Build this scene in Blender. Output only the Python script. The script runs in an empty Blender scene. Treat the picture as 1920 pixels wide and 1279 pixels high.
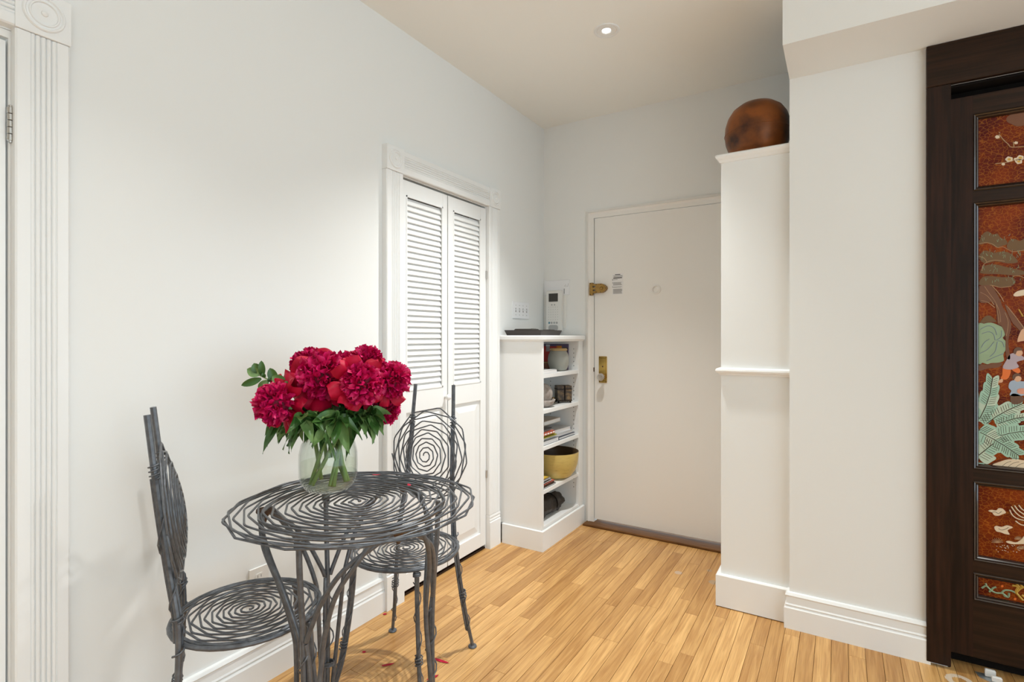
import bpy, math, random
from mathutils import Vector, Matrix
random.seed(7)
scene = bpy.context.scene
C = scene.collection
pi = math.pi

# ------------------------------------------------------------------ camera
FPX, HY, YAW, H = 999.32, 631.47, math.radians(31.6915), 1.256
SN, CS = math.sin(YAW), math.cos(YAW)
cam = bpy.data.cameras.new('camera'); camo = bpy.data.objects.new('camera', cam); C.objects.link(camo)
cam.sensor_width = 36.0; cam.lens = FPX / 1920 * 36.0; cam.clip_start = 0.05
cam.shift_y = (HY - 639.5) / 1920
camo.location = (0, 0, H); camo.rotation_euler = (pi / 2, 0, YAW)
scene.camera = camo

# ------------------------------------------------------------------ light and exposure
w = bpy.data.worlds.new('world'); scene.world = w; w.use_nodes = True
bg = w.node_tree.nodes['Background']; bg.inputs['Color'].default_value = (0.76, 0.905, 1.0, 1); bg.inputs['Strength'].default_value = 2.6
vs = scene.view_settings
vs.view_transform = 'Standard'; vs.look = 'None'; vs.gamma = 1; vs.use_curve_mapping = False; vs.exposure = 0.0
SPOT_W = 135.0
SPOTS = [(-0.961, 2.422), (-0.93, 0.62), (-0.75, -0.9), (0.9, 1.2), (0.9, -0.9)]
SPOT_GAIN = [1.5, 0.4, 0.45, 0.12, 0.4]
SPOT_CONE = [98, 100, 100, 100, 100]

# ------------------------------------------------------------------ pixel -> plane helpers (1920 x 1279 frame)
def ray(px, py):
    u = (px - 960) / FPX; v = (HY - py) / FPX
    return (-SN + u * CS, CS + u * SN, v)
def onx(px, py, X): r = ray(px, py); t = X / r[0]; return Vector((X, r[1] * t, H + r[2] * t))
def ony(px, py, Y): r = ray(px, py); t = Y / r[1]; return Vector((r[0] * t, Y, H + r[2] * t))
def onz(px, py, Z): r = ray(px, py); t = (Z - H) / r[2]; return Vector((r[0] * t, r[1] * t, Z))
def ond(px, py, d): r = ray(px, py); return Vector((r[0] * d, r[1] * d, H + r[2] * d))

# ------------------------------------------------------------------ materials
MATS = {}
def mat(name, col, rough=0.5, metal=0.0, spec=0.5, noise=None, bump=None, coat=0.0, emis=None, stretch=(1, 1, 1), sub=None, alpha=None):
    m = bpy.data.materials.new(name); m.use_nodes = True; nt = m.node_tree; b = nt.nodes['Principled BSDF']
    b.inputs['Base Color'].default_value = (*col, 1); b.inputs['Roughness'].default_value = rough
    b.inputs['Metallic'].default_value = metal; b.inputs['Specular IOR Level'].default_value = spec
    b.inputs['Coat Weight'].default_value = coat
    if noise or bump:
        g = nt.nodes.new('ShaderNodeNewGeometry'); mp = nt.nodes.new('ShaderNodeMapping'); mp.inputs['Scale'].default_value = stretch
        nt.links.new(g.outputs['Position'], mp.inputs['Vector'])
    if noise:   # (scale, colour2, lo, hi)
        n = nt.nodes.new('ShaderNodeTexNoise'); n.inputs['Scale'].default_value = noise[0]; n.inputs['Detail'].default_value = 5
        nt.links.new(mp.outputs[0], n.inputs['Vector'])
        r = nt.nodes.new('ShaderNodeValToRGB'); r.color_ramp.elements[0].position = noise[2]; r.color_ramp.elements[1].position = noise[3]
        r.color_ramp.elements[0].color = (*col, 1); r.color_ramp.elements[1].color = (*noise[1], 1)
        nt.links.new(n.outputs['Fac'], r.inputs[0]); nt.links.new(r.outputs[0], b.inputs['Base Color'])
    if bump:    # (scale, strength)
        n = nt.nodes.new('ShaderNodeTexNoise'); n.inputs['Scale'].default_value = bump[0]; n.inputs['Detail'].default_value = 4
        nt.links.new(mp.outputs[0], n.inputs['Vector'])
        bu = nt.nodes.new('ShaderNodeBump'); bu.inputs['Strength'].default_value = bump[1]; bu.inputs['Distance'].default_value = 0.002
        nt.links.new(n.outputs['Fac'], bu.inputs['Height']); nt.links.new(bu.outputs[0], b.inputs['Normal'])
    if emis:
        b.inputs['Emission Color'].default_value = (*emis[0], 1); b.inputs['Emission Strength'].default_value = emis[1]
    if sub: b.inputs['Subsurface Weight'].default_value = sub; b.inputs['Subsurface Radius'].default_value = (0.01, 0.004, 0.004)
    MATS[name] = m
    return m
mat('wall', (0.84, 0.842, 0.82), 0.7, bump=(60, 0.06), spec=0.3)
mat('ceiling', (0.94, 0.935, 0.89), 0.8, bump=(40, 0.05), spec=0.2)
mat('paint', (0.87, 0.87, 0.855), 0.38, bump=(30, 0.04))
mat('entry_paint', (0.85, 0.83, 0.79), 0.5, bump=(20, 0.05))
mat('iron', (0.09, 0.096, 0.107), 0.34, 0.3, noise=(60, (0.155, 0.163, 0.177), 0.35, 0.75), bump=(300, 0.08))
mat('rust', (0.09, 0.05, 0.03), 0.7, 0.2)
mat('dark_wood', (0.016, 0.0075, 0.005), 0.32, spec=0.22, noise=(6, (0.042, 0.016, 0.009), 0.4, 0.8), stretch=(14, 14, 0.7))
mat('dark_wood_h', (0.018, 0.009, 0.005), 0.32, spec=0.22, noise=(6, (0.042, 0.018, 0.009), 0.4, 0.8), stretch=(0.7, 14, 14))
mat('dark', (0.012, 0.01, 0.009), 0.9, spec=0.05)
mat('worn_oak', (0.2, 0.09, 0.028), 0.6, spec=.2, noise=(3, (0.1, 0.042, 0.012), 0.35, 0.7), stretch=(2, 40, 40))
mat('brass', (0.62, 0.42, 0.12), 0.2, 1.0)
mat('old_brass', (0.33, 0.2, 0.06), 0.36, 0.9, noise=(60, (0.22, 0.12, 0.03), 0.4, 0.7))
mat('nickel', (0.5, 0.48, 0.45), 0.3, 1.0)
mat('plastic', (0.86, 0.86, 0.87), 0.35)
mat('plastic_warm', (0.8, 0.78, 0.74), 0.4)
mat('plastic_grey', (0.42, 0.42, 0.41), 0.4)
mat('screen', (0.05, 0.045, 0.04), 0.15)
mat('blue_button', (0.12, 0.3, 0.38), 0.3)
mat('ink', (0.08, 0.075, 0.07), 0.7)
mat('grey_ink', (0.36, 0.345, 0.33), 0.7)
mat('paper', (0.82, 0.81, 0.8), 0.7)
mat('tray', (0.028, 0.02, 0.016), 0.45)
mat('black_cloth', (0.022, 0.017, 0.014), 0.5, bump=(90, 0.6))
mat('stone', (0.42, 0.37, 0.33), 0.7, noise=(30, (0.27, 0.22, 0.19), 0.4, 0.65), bump=(60, 0.4))
mat('old_box', (0.045, 0.027, 0.014), 0.5, noise=(40, (0.2, 0.12, 0.045), 0.45, 0.7))
mat('bamboo', (0.62, 0.46, 0.14), 0.4, noise=(5, (0.33, 0.22, 0.05), 0.6, 0.72), stretch=(4, 4, 90))
mat('bamboo_dark', (0.085, 0.045, 0.018), 0.45)
mat('copper_pot', (0.3, 0.09, 0.018), 0.4, 0.45, noise=(6, (0.04, 0.016, 0.009), 0.40, 0.62), bump=(25, 0.15))
mat('leaf', (0.035, 0.105, 0.02), 0.36, noise=(25, (0.075, 0.18, 0.035), 0.4, 0.7))
mat('leaf_pale', (0.17, 0.29, 0.09), 0.42, noise=(25, (0.09, 0.2, 0.05), 0.4, 0.7))
mat('stem', (0.22, 0.32, 0.1), 0.45)
mat('petal', (0.36, 0.0, 0.02), 0.5, spec=0.2, noise=(30, (0.56, 0.002, 0.04), 0.35, 0.7))
mat('petal_inner', (0.5, 0.0, 0.06), 0.45, spec=0.35, noise=(45, (0.85, 0.02, 0.2), 0.42, 0.72))
mat('petal_core', (0.16, 0.0, 0.02), 0.7)
mat('lens', (0.9, 0.9, 0.9), 0.4, emis=((1, 0.98, 0.95), 6.0))
mat('white_nylon', (0.8, 0.78, 0.74), 0.4)
mat('zinc', (0.45, 0.5, 0.53), 0.4, 0.8)
for nm, c in dict(red=(0.5, 0.03, 0.02), purple=(0.12, 0.09, 0.17), navy=(0.02, 0.03, 0.06), orange=(0.75, 0.24, 0.02), yellow=(0.75, 0.48, 0.06),
                  lime=(0.48, 0.46, 0.06), cream=(0.62, 0.55, 0.46), grey=(0.45, 0.44, 0.43), silver=(0.62, 0.62, 0.63), brown=(0.26, 0.1, 0.05),
                  skyblue=(0.12, 0.42, 0.58), coral=(0.75, 0.16, 0.09), charcoal=(0.06, 0.055, 0.055), tan=(0.5, 0.33, 0.14)).items():
    mat('book_' + nm, c, 0.45)
for nm, c in dict(mint=(0.36, 0.55, 0.42), mint_pale=(0.52, 0.62, 0.48), sage=(0.3, 0.4, 0.24), bark=(0.17, 0.06, 0.022), bark_light=(0.52, 0.32, 0.17), pine=(0.15, 0.075, 0.02),
                  cream=(0.75, 0.6, 0.42), gold=(0.6, 0.36, 0.06), lavender=(0.45, 0.36, 0.4), flame=(0.75, 0.16, 0.02), blue=(0.36, 0.43, 0.52), skin=(0.7, 0.4, 0.24),
                  brown=(0.13, 0.06, 0.03), pink=(0.7, 0.3, 0.2), vein=(0.07, 0.05, 0.03), steel=(0.24, 0.3, 0.34)).items():
    mat('inlay_' + nm, c, 0.38)

def glass_mat(name, tint, ior, rough=0.0):
    m = bpy.data.materials.new(name); m.use_nodes = True; nt = m.node_tree; nt.nodes.remove(nt.nodes['Principled BSDF'])
    out = nt.nodes['Material Output']; t = nt.nodes.new('ShaderNodeBsdfTransparent'); t.inputs[0].default_value = (*tint, 1)
    g = nt.nodes.new('ShaderNodeBsdfGlossy'); g.inputs['Roughness'].default_value = 0.03 + rough
    lw = nt.nodes.new('ShaderNodeLayerWeight'); lw.inputs['Blend'].default_value = 0.5; pw = nt.nodes.new('ShaderNodeMath'); pw.operation = 'POWER'; pw.inputs[1].default_value = 3.0; nt.links.new(lw.outputs['Facing'], pw.inputs[0]); f = nt.nodes.new('ShaderNodeMath'); f.operation = 'MULTIPLY_ADD'; f.inputs[1].default_value = ior; f.inputs[2].default_value = 0.03; nt.links.new(pw.outputs[0], f.inputs[0])
    mx = nt.nodes.new('ShaderNodeMixShader'); nt.links.new(f.outputs[0], mx.inputs[0]); nt.links.new(t.outputs[0], mx.inputs[1]); nt.links.new(g.outputs[0], mx.inputs[2])
    nt.links.new(mx.outputs[0], out.inputs[0]); MATS[name] = m
glass_mat('glass', (0.94, 0.965, 0.945), 0.75)
glass_mat('water', (0.975, 0.98, 0.94), 0.15)
m = mat('frosted', (0.5, 0.5, 0.44), 0.3); m.node_tree.nodes['Principled BSDF'].inputs['Transmission Weight'].default_value = 0.35
m = mat('knob_glass', (0.9, 0.9, 0.88), 0.05); m.node_tree.nodes['Principled BSDF'].inputs['Transmission Weight'].default_value = 0.7

def wood_floor_mat():
    m = bpy.data.materials.new('oak_board'); m.use_nodes = True; nt = m.node_tree; N = nt.nodes.new; L = nt.links.new
    b = nt.nodes['Principled BSDF']
    g = N('ShaderNodeNewGeometry'); oi = N('ShaderNodeObjectInfo')
    mul = N('ShaderNodeMath'); mul.operation = 'MULTIPLY'; mul.inputs[1].default_value = 37.0; L(oi.outputs['Random'], mul.inputs[0])
    cmb = N('ShaderNodeCombineXYZ'); L(mul.outputs[0], cmb.inputs[0]); L(mul.outputs[0], cmb.inputs[1])
    add = N('ShaderNodeVectorMath'); L(g.outputs['Position'], add.inputs[0]); L(cmb.outputs[0], add.inputs[1])
    mp = N('ShaderNodeMapping'); mp.inputs['Scale'].default_value = (30, 1.6, 1); L(add.outputs[0], mp.inputs['Vector'])
    n1 = N('ShaderNodeTexNoise'); n1.inputs['Scale'].default_value = 1.6; n1.inputs['Detail'].default_value = 6; n1.inputs['Distortion'].default_value = 1.2; L(mp.outputs[0], n1.inputs['Vector'])
    mp2 = N('ShaderNodeMapping'); mp2.inputs['Scale'].default_value = (220, 5, 1); L(add.outputs[0], mp2.inputs['Vector'])
    n2 = N('ShaderNodeTexNoise'); n2.inputs['Scale'].default_value = 1.5; n2.inputs['Detail'].default_value = 3; L(mp2.outputs[0], n2.inputs['Vector'])
    r1 = N('ShaderNodeValToRGB'); e = r1.color_ramp.elements
    e[0].position = 0.3; e[0].color = (0.46, 0.235, 0.076, 1); e[1].position = 0.68; e[1].color = (0.69, 0.415, 0.165, 1); L(n1.outputs['Fac'], r1.inputs[0])
    r2 = N('ShaderNodeValToRGB'); e = r2.color_ramp.elements
    e[0].position = 0.3; e[0].color = (0.8, 0.76, 0.7, 1); e[1].position = 0.55; e[1].color = (1, 1, 1, 1); L(n2.outputs['Fac'], r2.inputs[0])
    mx = N('ShaderNodeMixRGB'); mx.blend_type = 'MULTIPLY'; mx.inputs[0].default_value = 1; L(r1.outputs[0], mx.inputs[1]); L(r2.outputs[0], mx.inputs[2])
    ro = N('ShaderNodeValToRGB'); e = ro.color_ramp.elements; e[0].color = (0.8, 0.72, 0.62, 1); e[1].color = (1.16, 1.16, 1.14, 1); L(oi.outputs['Random'], ro.inputs[0])
    mx2 = N('ShaderNodeMixRGB'); mx2.blend_type = 'MULTIPLY'; mx2.inputs[0].default_value = 1; L(mx.outputs[0], mx2.inputs[1]); L(ro.outputs[0], mx2.inputs[2])
    col = mx2.outputs[0]
    # worn patches with a shape of their own: pale filler spots and a ring of old paint by the dark door
    for (p, rad, inner, c, amt) in ((onz(1272, 1074, 0), 0.02, 0, (0.55, 0.42, 0.33), .8), (onz(1338, 1092, 0), 0.024, 0, (0.36, 0.28, 0.2), .7),
                                   (onz(1330, 1070, 0), 0.014, 0, (0.36, 0.28, 0.2), .6), (onz(1800, 1277, 0), 0.042, 0.028, (0.72, 0.62, 0.5), .75)):
        d = N('ShaderNodeVectorMath'); d.operation = 'DISTANCE'; L(g.outputs['Position'], d.inputs[0]); d.inputs[1].default_value = p
        nz = N('ShaderNodeMath'); nz.operation = 'MULTIPLY_ADD'; nz.inputs[1].default_value = 0.012; L(n2.outputs['Fac'], nz.inputs[0]); L(d.outputs['Value'], nz.inputs[2])
        lt = N('ShaderNodeMath'); lt.operation = 'LESS_THAN'; lt.inputs[1].default_value = rad + .006; L(nz.outputs[0], lt.inputs[0])
        gt = N('ShaderNodeMath'); gt.operation = 'GREATER_THAN'; gt.inputs[1].default_value = inner; L(nz.outputs[0], gt.inputs[0])
        mm = N('ShaderNodeMath'); mm.operation = 'MULTIPLY'; L(lt.outputs[0], mm.inputs[0]); L(gt.outputs[0], mm.inputs[1])
        m3 = N('ShaderNodeMath'); m3.operation = 'MULTIPLY'; m3.inputs[1].default_value = amt; L(mm.outputs[0], m3.inputs[0])
        x = N('ShaderNodeMixRGB'); L(m3.outputs[0], x.inputs[0]); L(col, x.inputs[1]); x.inputs[2].default_value = (*c, 1); col = x.outputs[0]
    L(col, b.inputs['Base Color']); b.inputs['Roughness'].default_value = 0.36; b.inputs['Specular IOR Level'].default_value = 0.4
    bu = N('ShaderNodeBump'); bu.inputs['Strength'].default_value = 0.08; bu.inputs['Distance'].default_value = 0.002; L(n2.outputs['Fac'], bu.inputs['Height']); L(bu.outputs[0], b.inputs['Normal'])
    MATS['oak_board'] = m
wood_floor_mat()

def lacquer_mat():
    m = bpy.data.materials.new('lacquer'); m.use_nodes = True; nt = m.node_tree; N = nt.nodes.new; L = nt.links.new
    b = nt.nodes['Principled BSDF']; g = N('ShaderNodeNewGeometry')
    mp = N('ShaderNodeMapping'); mp.inputs['Scale'].default_value = (1, 0.02, 1.25); L(g.outputs['Position'], mp.inputs['Vector'])
    n = N('ShaderNodeTexNoise'); n.inputs['Scale'].default_value = 60; L(mp.outputs[0], n.inputs['Vector'])
    mxv = N('ShaderNodeMixRGB'); mxv.inputs[0].default_value = 0.012; L(mp.outputs[0], mxv.inputs[1]); L(n.outputs['Color'], mxv.inputs[2])
    v = N('ShaderNodeTexVoronoi'); v.feature = 'DISTANCE_TO_EDGE'; v.inputs['Scale'].default_value = 68; L(mxv.outputs[0], v.inputs['Vector'])
    r = N('ShaderNodeValToRGB'); e = r.color_ramp.elements; e[0].position = 0.02; e[0].color = (1, 1, 1, 1); e[1].position = 0.065; e[1].color = (0, 0, 0, 1); L(v.outputs['Distance'], r.inputs[0])
    n2 = N('ShaderNodeTexNoise'); n2.inputs['Scale'].default_value = 9; n2.inputs['Detail'].default_value = 3; L(g.outputs['Position'], n2.inputs['Vector'])
    r2 = N('ShaderNodeValToRGB'); e = r2.color_ramp.elements; e[0].position = .35; e[0].color = (0.08, 0.004, 0.001, 1); e[1].position = .72; e[1].color = (0.28, 0.042, 0.002, 1); L(n2.outputs['Fac'], r2.inputs[0])
    f = N('ShaderNodeMath'); f.operation = 'MULTIPLY'; f.inputs[1].default_value = 0.42; L(r.outputs[0], f.inputs[0])
    mx = N('ShaderNodeMixRGB'); L(f.outputs[0], mx.inputs[0]); L(r2.outputs[0], mx.inputs[1]); mx.inputs[2].default_value = (0.5, 0.16, 0.015, 1)
    L(mx.outputs[0], b.inputs['Base Color']); b.inputs['Roughness'].default_value = 0.22; b.inputs['Specular IOR Level'].default_value = 0.22
    MATS['lacquer'] = m
lacquer_mat()

# ------------------------------------------------------------------ mesh helpers
def frame(t, ref=None):
    t = t.normalized(); a = ref if ref else (Vector((0, 0, 1)) if abs(t.z) < .9 else Vector((1, 0, 0)))
    n = (a - t * a.dot(t)).normalized(); return n, t.cross(n)
class MB:
    def __init__(s): s.v = []; s.f = []
    def box(s, a, b, bev=0):
        x0, y0, z0 = [min(p, q) for p, q in zip(a, b)]; x1, y1, z1 = [max(p, q) for p, q in zip(a, b)]
        o = len(s.v)
        if not bev:
            s.v += [(x, y, z) for z in (z0, z1) for y in (y0, y1) for x in (x0, x1)]
            s.f += [tuple(o + i for i in q) for q in ((0, 2, 3, 1), (4, 5, 7, 6), (0, 1, 5, 4), (2, 6, 7, 3), (0, 4, 6, 2), (1, 3, 7, 5))]
        else:
            e = bev
            for (z, k) in ((z0, 1), (z0 + e, 0), (z1 - e, 0), (z1, 1)):
                i = e if k else 0
                s.v += [(x0 + i, y0 + i, z), (x1 - i, y0 + i, z), (x1 - i, y1 - i, z), (x0 + i, y1 - i, z)]
            s.f.append((o + 3, o + 2, o + 1, o)); s.f.append((o + 12, o + 13, o + 14, o + 15))
            for r in range(3):
                for i in range(4):
                    j = (i + 1) % 4; s.f.append((o + r * 4 + i, o + r * 4 + j, o + r * 4 + 4 + j, o + r * 4 + 4 + i))
        return s
    def tube(s, pts, r, n=6, closed=False, cap=True):
        pts = [Vector(p) for p in pts]; k = len(pts); o = len(s.v); nrm = None
        for i, p in enumerate(pts):
            if closed: t = pts[(i + 1) % k] - pts[i - 1]
            else: t = pts[min(i + 1, k - 1)] - pts[max(i - 1, 0)]
            if t.length < 1e-9: t = Vector((0, 0, 1))
            nrm, b = frame(t, nrm if nrm is not None and abs(nrm.dot(t.normalized())) < .95 else None)
            rr = r[i] if isinstance(r, (list, tuple)) else r
            for j in range(n):
                a = 2 * pi * j / n; s.v.append(tuple(p + (nrm * math.cos(a) + b * math.sin(a)) * rr))
        for i in range(k if closed else k - 1):
            for j in range(n):
                a, b2 = o + i * n + j, o + i * n + (j + 1) % n; i2 = (i + 1) % k
                s.f.append((a, b2, o + i2 * n + (j + 1) % n, o + i2 * n + j))
        if cap and not closed:
            s.f.append(tuple(o + j for j in reversed(range(n)))); s.f.append(tuple(o + (k - 1) * n + j for j in range(n)))
        return s
    def lathe(s, prof, n=32, c=(0, 0, 0), axis='z', caps=True):
        o = len(s.v); c = Vector(c)
        for (r, z) in prof:
            for j in range(n):
                a = 2 * pi * j / n; x, y = r * math.cos(a), r * math.sin(a)
                p = {'z': (x, y, z), 'x': (z, x, y), 'y': (y, z, x), '-y': (x, -z, y)}[axis]; s.v.append(tuple(c + Vector(p)))
        for i in range(len(prof) - 1):
            for j in range(n):
                j2 = (j + 1) % n; s.f.append((o + i * n + j, o + i * n + j2, o + (i + 1) * n + j2, o + (i + 1) * n + j))
        if caps:
            if prof[0][0] > 1e-6: s.f.append(tuple(o + j for j in reversed(range(n))))
            if prof[-1][0] > 1e-6: s.f.append(tuple(o + (len(prof) - 1) * n + j for j in range(n)))
        return s
    def prism(s, poly, fn):      # poly: 2-D outline; fn(u, v, k) -> 3-D point, k = 0 / 1 for the two ends
        o = len(s.v); n = len(poly)
        for k in (0, 1): s.v += [tuple(fn(u, v, k)) for (u, v) in poly]
        s.f.append(tuple(o + i for i in reversed(range(n)))); s.f.append(tuple(o + n + i for i in range(n)))
        for i in range(n):
            j = (i + 1) % n; s.f.append((o + i, o + j, o + n + j, o + n + i))
        return s
    def grid(s, fn, nu, nv):
        o = len(s.v)
        for i in range(nu + 1):
            for j in range(nv + 1): s.v.append(tuple(fn(i / nu, j / nv)))
        for i in range(nu):
            for j in range(nv):
                a = o + i * (nv + 1) + j; s.f.append((a, a + 1, a + nv + 2, a + nv + 1))
        return s
    def build(s, name, material, parent=None, smooth=False, world=False, fix=True):
        me = bpy.data.meshes.new(name)
        v = s.v
        if world and parent is not None:
            L = Vector(parent.location); p = parent.parent
            while p is not None: L = L + Vector(p.location); p = p.parent
            v = [(a - L.x, b - L.y, c - L.z) for a, b, c in v]
        me.from_pydata(v, [], s.f); me.update()
        if fix:
            import bmesh
            bm = bmesh.new(); bm.from_mesh(me); bmesh.ops.recalc_face_normals(bm, faces=bm.faces); bm.to_mesh(me); bm.free()
        me.materials.append(MATS[material])
        if smooth:
            me.polygons.foreach_set('use_smooth', [True] * len(me.polygons))
            if smooth == 'auto':
                import bmesh
                bm = bmesh.new(); bm.from_mesh(me)
                for e in bm.edges:
                    if len(e.link_faces) == 2 and e.calc_face_angle(0) > 0.6: e.smooth = False
                bm.to_mesh(me); bm.free()
        ob = bpy.data.objects.new(name, me); C.objects.link(ob)
        if parent is not None: ob.parent = parent
        return ob
def thing(name, label, cat, loc=(0, 0, 0), rz=0, group=None, kind=None):
    o = bpy.data.objects.new(name, None); C.objects.link(o); o.empty_display_size = 0.05
    o.location = loc; o.rotation_euler = (0, 0, rz); o['label'] = label
    if cat: o['category'] = cat
    if group: o['group'] = group
    if kind: o['kind'] = kind
    return o
def tag(o, label, cat=None, group=None, kind=None):
    o['label'] = label
    if cat: o['category'] = cat
    if group: o['group'] = group
    if kind: o['kind'] = kind
    return o
def struct(o, label, cat): return tag(o, label, cat, kind='structure')
def smooth_path(P, k=6):
    P = [Vector(p) for p in P]; out = []
    for i in range(len(P) - 1):
        p0, p1, p2, p3 = P[max(i - 1, 0)], P[i], P[i + 1], P[min(i + 2, len(P) - 1)]
        for j in range(k):
            t = j / k
            out.append(0.5 * ((2 * p1) + (p2 - p0) * t + (2 * p0 - 5 * p1 + 4 * p2 - p3) * t * t + (3 * p1 - p0 - 3 * p2 + p3) * t ** 3))
    out.append(P[-1]); return out
def helix(path, r, turns, per=10, phase=0):
    path = [Vector(p) for p in path]; k = len(path); out = []; n = int(turns * per)
    for i in range(n + 1):
        t = i / n * (k - 1); a = min(int(t), k - 2); p = path[a].lerp(path[a + 1], t - a); d = path[a + 1] - path[a]
        nn, b = frame(d, Vector((1, .13, .02)).normalized() if abs(d.normalized().x) < .9 else None)
        ang = phase + 2 * pi * turns * i / n; rr = r[0] + (r[1] - r[0]) * i / n if isinstance(r, tuple) else r
        out.append(p + (nn * math.cos(ang) + b * math.sin(ang)) * rr)
    return out

# ------------------------------------------------------------------ the setting
XL, YB, ZC, YW, YP = -1.796, 3.340, 2.731, 2.596, 2.635
XW, XP = -0.190, -0.478
# floor
fl = MB().box((-1.92, -3.0, -0.12), (3.2, 3.5, -0.014)).build('floor', 'dark'); struct(fl, 'honey oak strip floor running toward the entry door', 'floor')
BW = 0.0572
x = XL - 0.01; row = 0; random.seed(11); far = MB()
while x < 3.15:
    y = -2.95 if x > 1.15 else (0.25 - random.random() * .4)
    if x <= 1.15:
        yy = -2.95
        while yy < y: far.box((x + .0004, yy, -.014), (x + BW - .0004, min(yy + .9, y) - .0006, 0), .0008); yy += .9
    while y < YB + 0.02:
        ln = random.choice((.38, .55, .7, .85, 1.0, 1.2, 1.45)) * random.uniform(.85, 1.15); y2 = min(y + ln, YB + 0.03)
        if YB + .02 - y2 < .12: y2 = YB + .03
        if x < 1.15: MB().box((x + .0006, y, -.014), (x + BW - .0006, y2 - .0008, 0), .0008).build('floor_board', 'oak_board', fl, world=True)
        else: far.box((x + .0006, y, -.014), (x + BW - .0006, y2 - .0008, 0), .0008)
        y = y2
    x += BW; row += 1
fb = far.build('floor_boards_beyond', 'oak_board', fl); fb['kind'] = 'stuff'
# ceiling
ce = MB().box((-1.92, -3.0, ZC), (3.2, 3.5, ZC + .12)).build('ceiling', 'ceiling'); struct(ce, 'plain off white plaster ceiling', 'ceiling')
# left wall with closet opening and door opening
def wall_with_holes(axis, pos, th, lo, hi, z1, holes):
    m = MB(); edges = sorted(holes)
    def b(a0, a1, z0, zz):
        if axis == 'x': m.box((pos, a0, z0), (pos + th, a1, zz))
        else: m.box((a0, pos, z0), (a1, pos + th, zz))
    c = lo
    for (h0, h1, top) in edges: b(c, h0, 0, z1); b(h0, h1, top, z1); c = h1
    b(c, hi, 0, z1); return m
wl = wall_with_holes('x', XL, -.12, -3.0, YB + .12, ZC, [(-0.36, 0.503, 2.034), (1.882, 2.608, 2.026)]).build('wall_left', 'wall'); struct(wl, 'long white plaster wall behind the bistro table', 'wall')
wb = wall_with_holes('y', YB, .12, XL, 0.16, ZC, [(-1.410, -0.535, 2.056)]).build('wall_back', 'wall'); struct(wb, 'white plaster wall holding the plain entry door', 'wall')
struct(MB().box((-1.92, -3.12, 0), (3.2, -3.0, ZC)).build('wall_front_unseen', 'wall'), 'unseen white plaster wall of the living area, added to hold back light', 'wall')  # unseen; added to keep light from behind the camera off the right wall
# closet and hall behind the openings
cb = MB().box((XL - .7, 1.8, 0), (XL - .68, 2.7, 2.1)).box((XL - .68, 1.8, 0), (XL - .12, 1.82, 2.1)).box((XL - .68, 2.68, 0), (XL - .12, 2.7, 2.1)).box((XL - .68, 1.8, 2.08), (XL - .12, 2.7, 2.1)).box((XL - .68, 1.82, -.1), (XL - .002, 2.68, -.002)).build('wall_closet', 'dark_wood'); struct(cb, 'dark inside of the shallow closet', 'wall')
# partition with the copper pot on it
wp = MB().box((XP, YP, 0), (0.06, YB, 2.085)).build('wall_partition', 'wall'); struct(wp, 'white waist moulded partition beside the entry door', 'wall')
def ring_trim(prof, x0, x1, y0, y1):  # sweeps a profile (out, z) round the left and front sides of the partition
    m = MB(); n = len(prof); pts = []
    for k in range(3):
        for (o, z) in prof:
            p = ((x0 - o, y1, z), (x0 - o, y0 - o, z), (x1, y0 - o, z))[k]; m.v.append(p)
    for k in range(2):
        for i in range(n):
            j = (i + 1) % n; m.f.append((k * n + i, k * n + j, (k + 1) * n + j, (k + 1) * n + i))
    m.f.append(tuple(reversed(range(n)))); m.f.append(tuple(2 * n + i for i in range(n))); return m
ring_trim([(0, 0.004), (0.02, 0.004), (0.02, 0.146), (0.017, 0.15), (0, 0.15)], XP, XW + .001, YP, YB).build('baseboard', 'paint', wp, world=True)
ring_trim([(0, 1.078), (0.006, 1.078), (0.010, 1.086), (0.018, 1.090), (0.022, 1.098), (0.020, 1.106), (0.012, 1.110), (0, 1.112)], XP, XW, YP, YB).build('dado_rail', 'paint', wp, world=True)
ring_trim([(0, 2.066), (0.005, 2.068), (0.010, 2.078), (0.016, 2.084), (0.022, 2.092), (0.022, 2.100), (0.012, 2.106), (-0.05, 2.106), (-.05, 2.08), (0, 2.08)], XP, XW, YP, YB).build('cap_moulding', 'paint', wp, world=True)
MB().box((XP + .03, YP + .03, 2.085), (0.06, YB, 2.105)).build('top_board', 'paint', wp, world=True)
struct(MB().box((.062, YW + .1, 0), (.16, YB, ZC)).build('wall_leak_block', 'wall'), 'unseen white wall added behind the partition to stop light leaking in', 'wall')  # unseen wall added to block world light leaking in behind the partition
# right wall, soffit beam
wr = wall_with_holes('y', YW, .10, XW, 3.2, 2.37, [(0.345, 1.225, 2.21)]).build('wall_right', 'wall'); struct(wr, 'white wall beside the dark lacquer door', 'wall')
bm_ = MB().box((XW, 2.275, 2.37), (3.2, YW + .10, ZC)).build('ceiling_beam', 'wall'); struct(bm_, 'boxed white ceiling beam over the dark door', 'beam')

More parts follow.
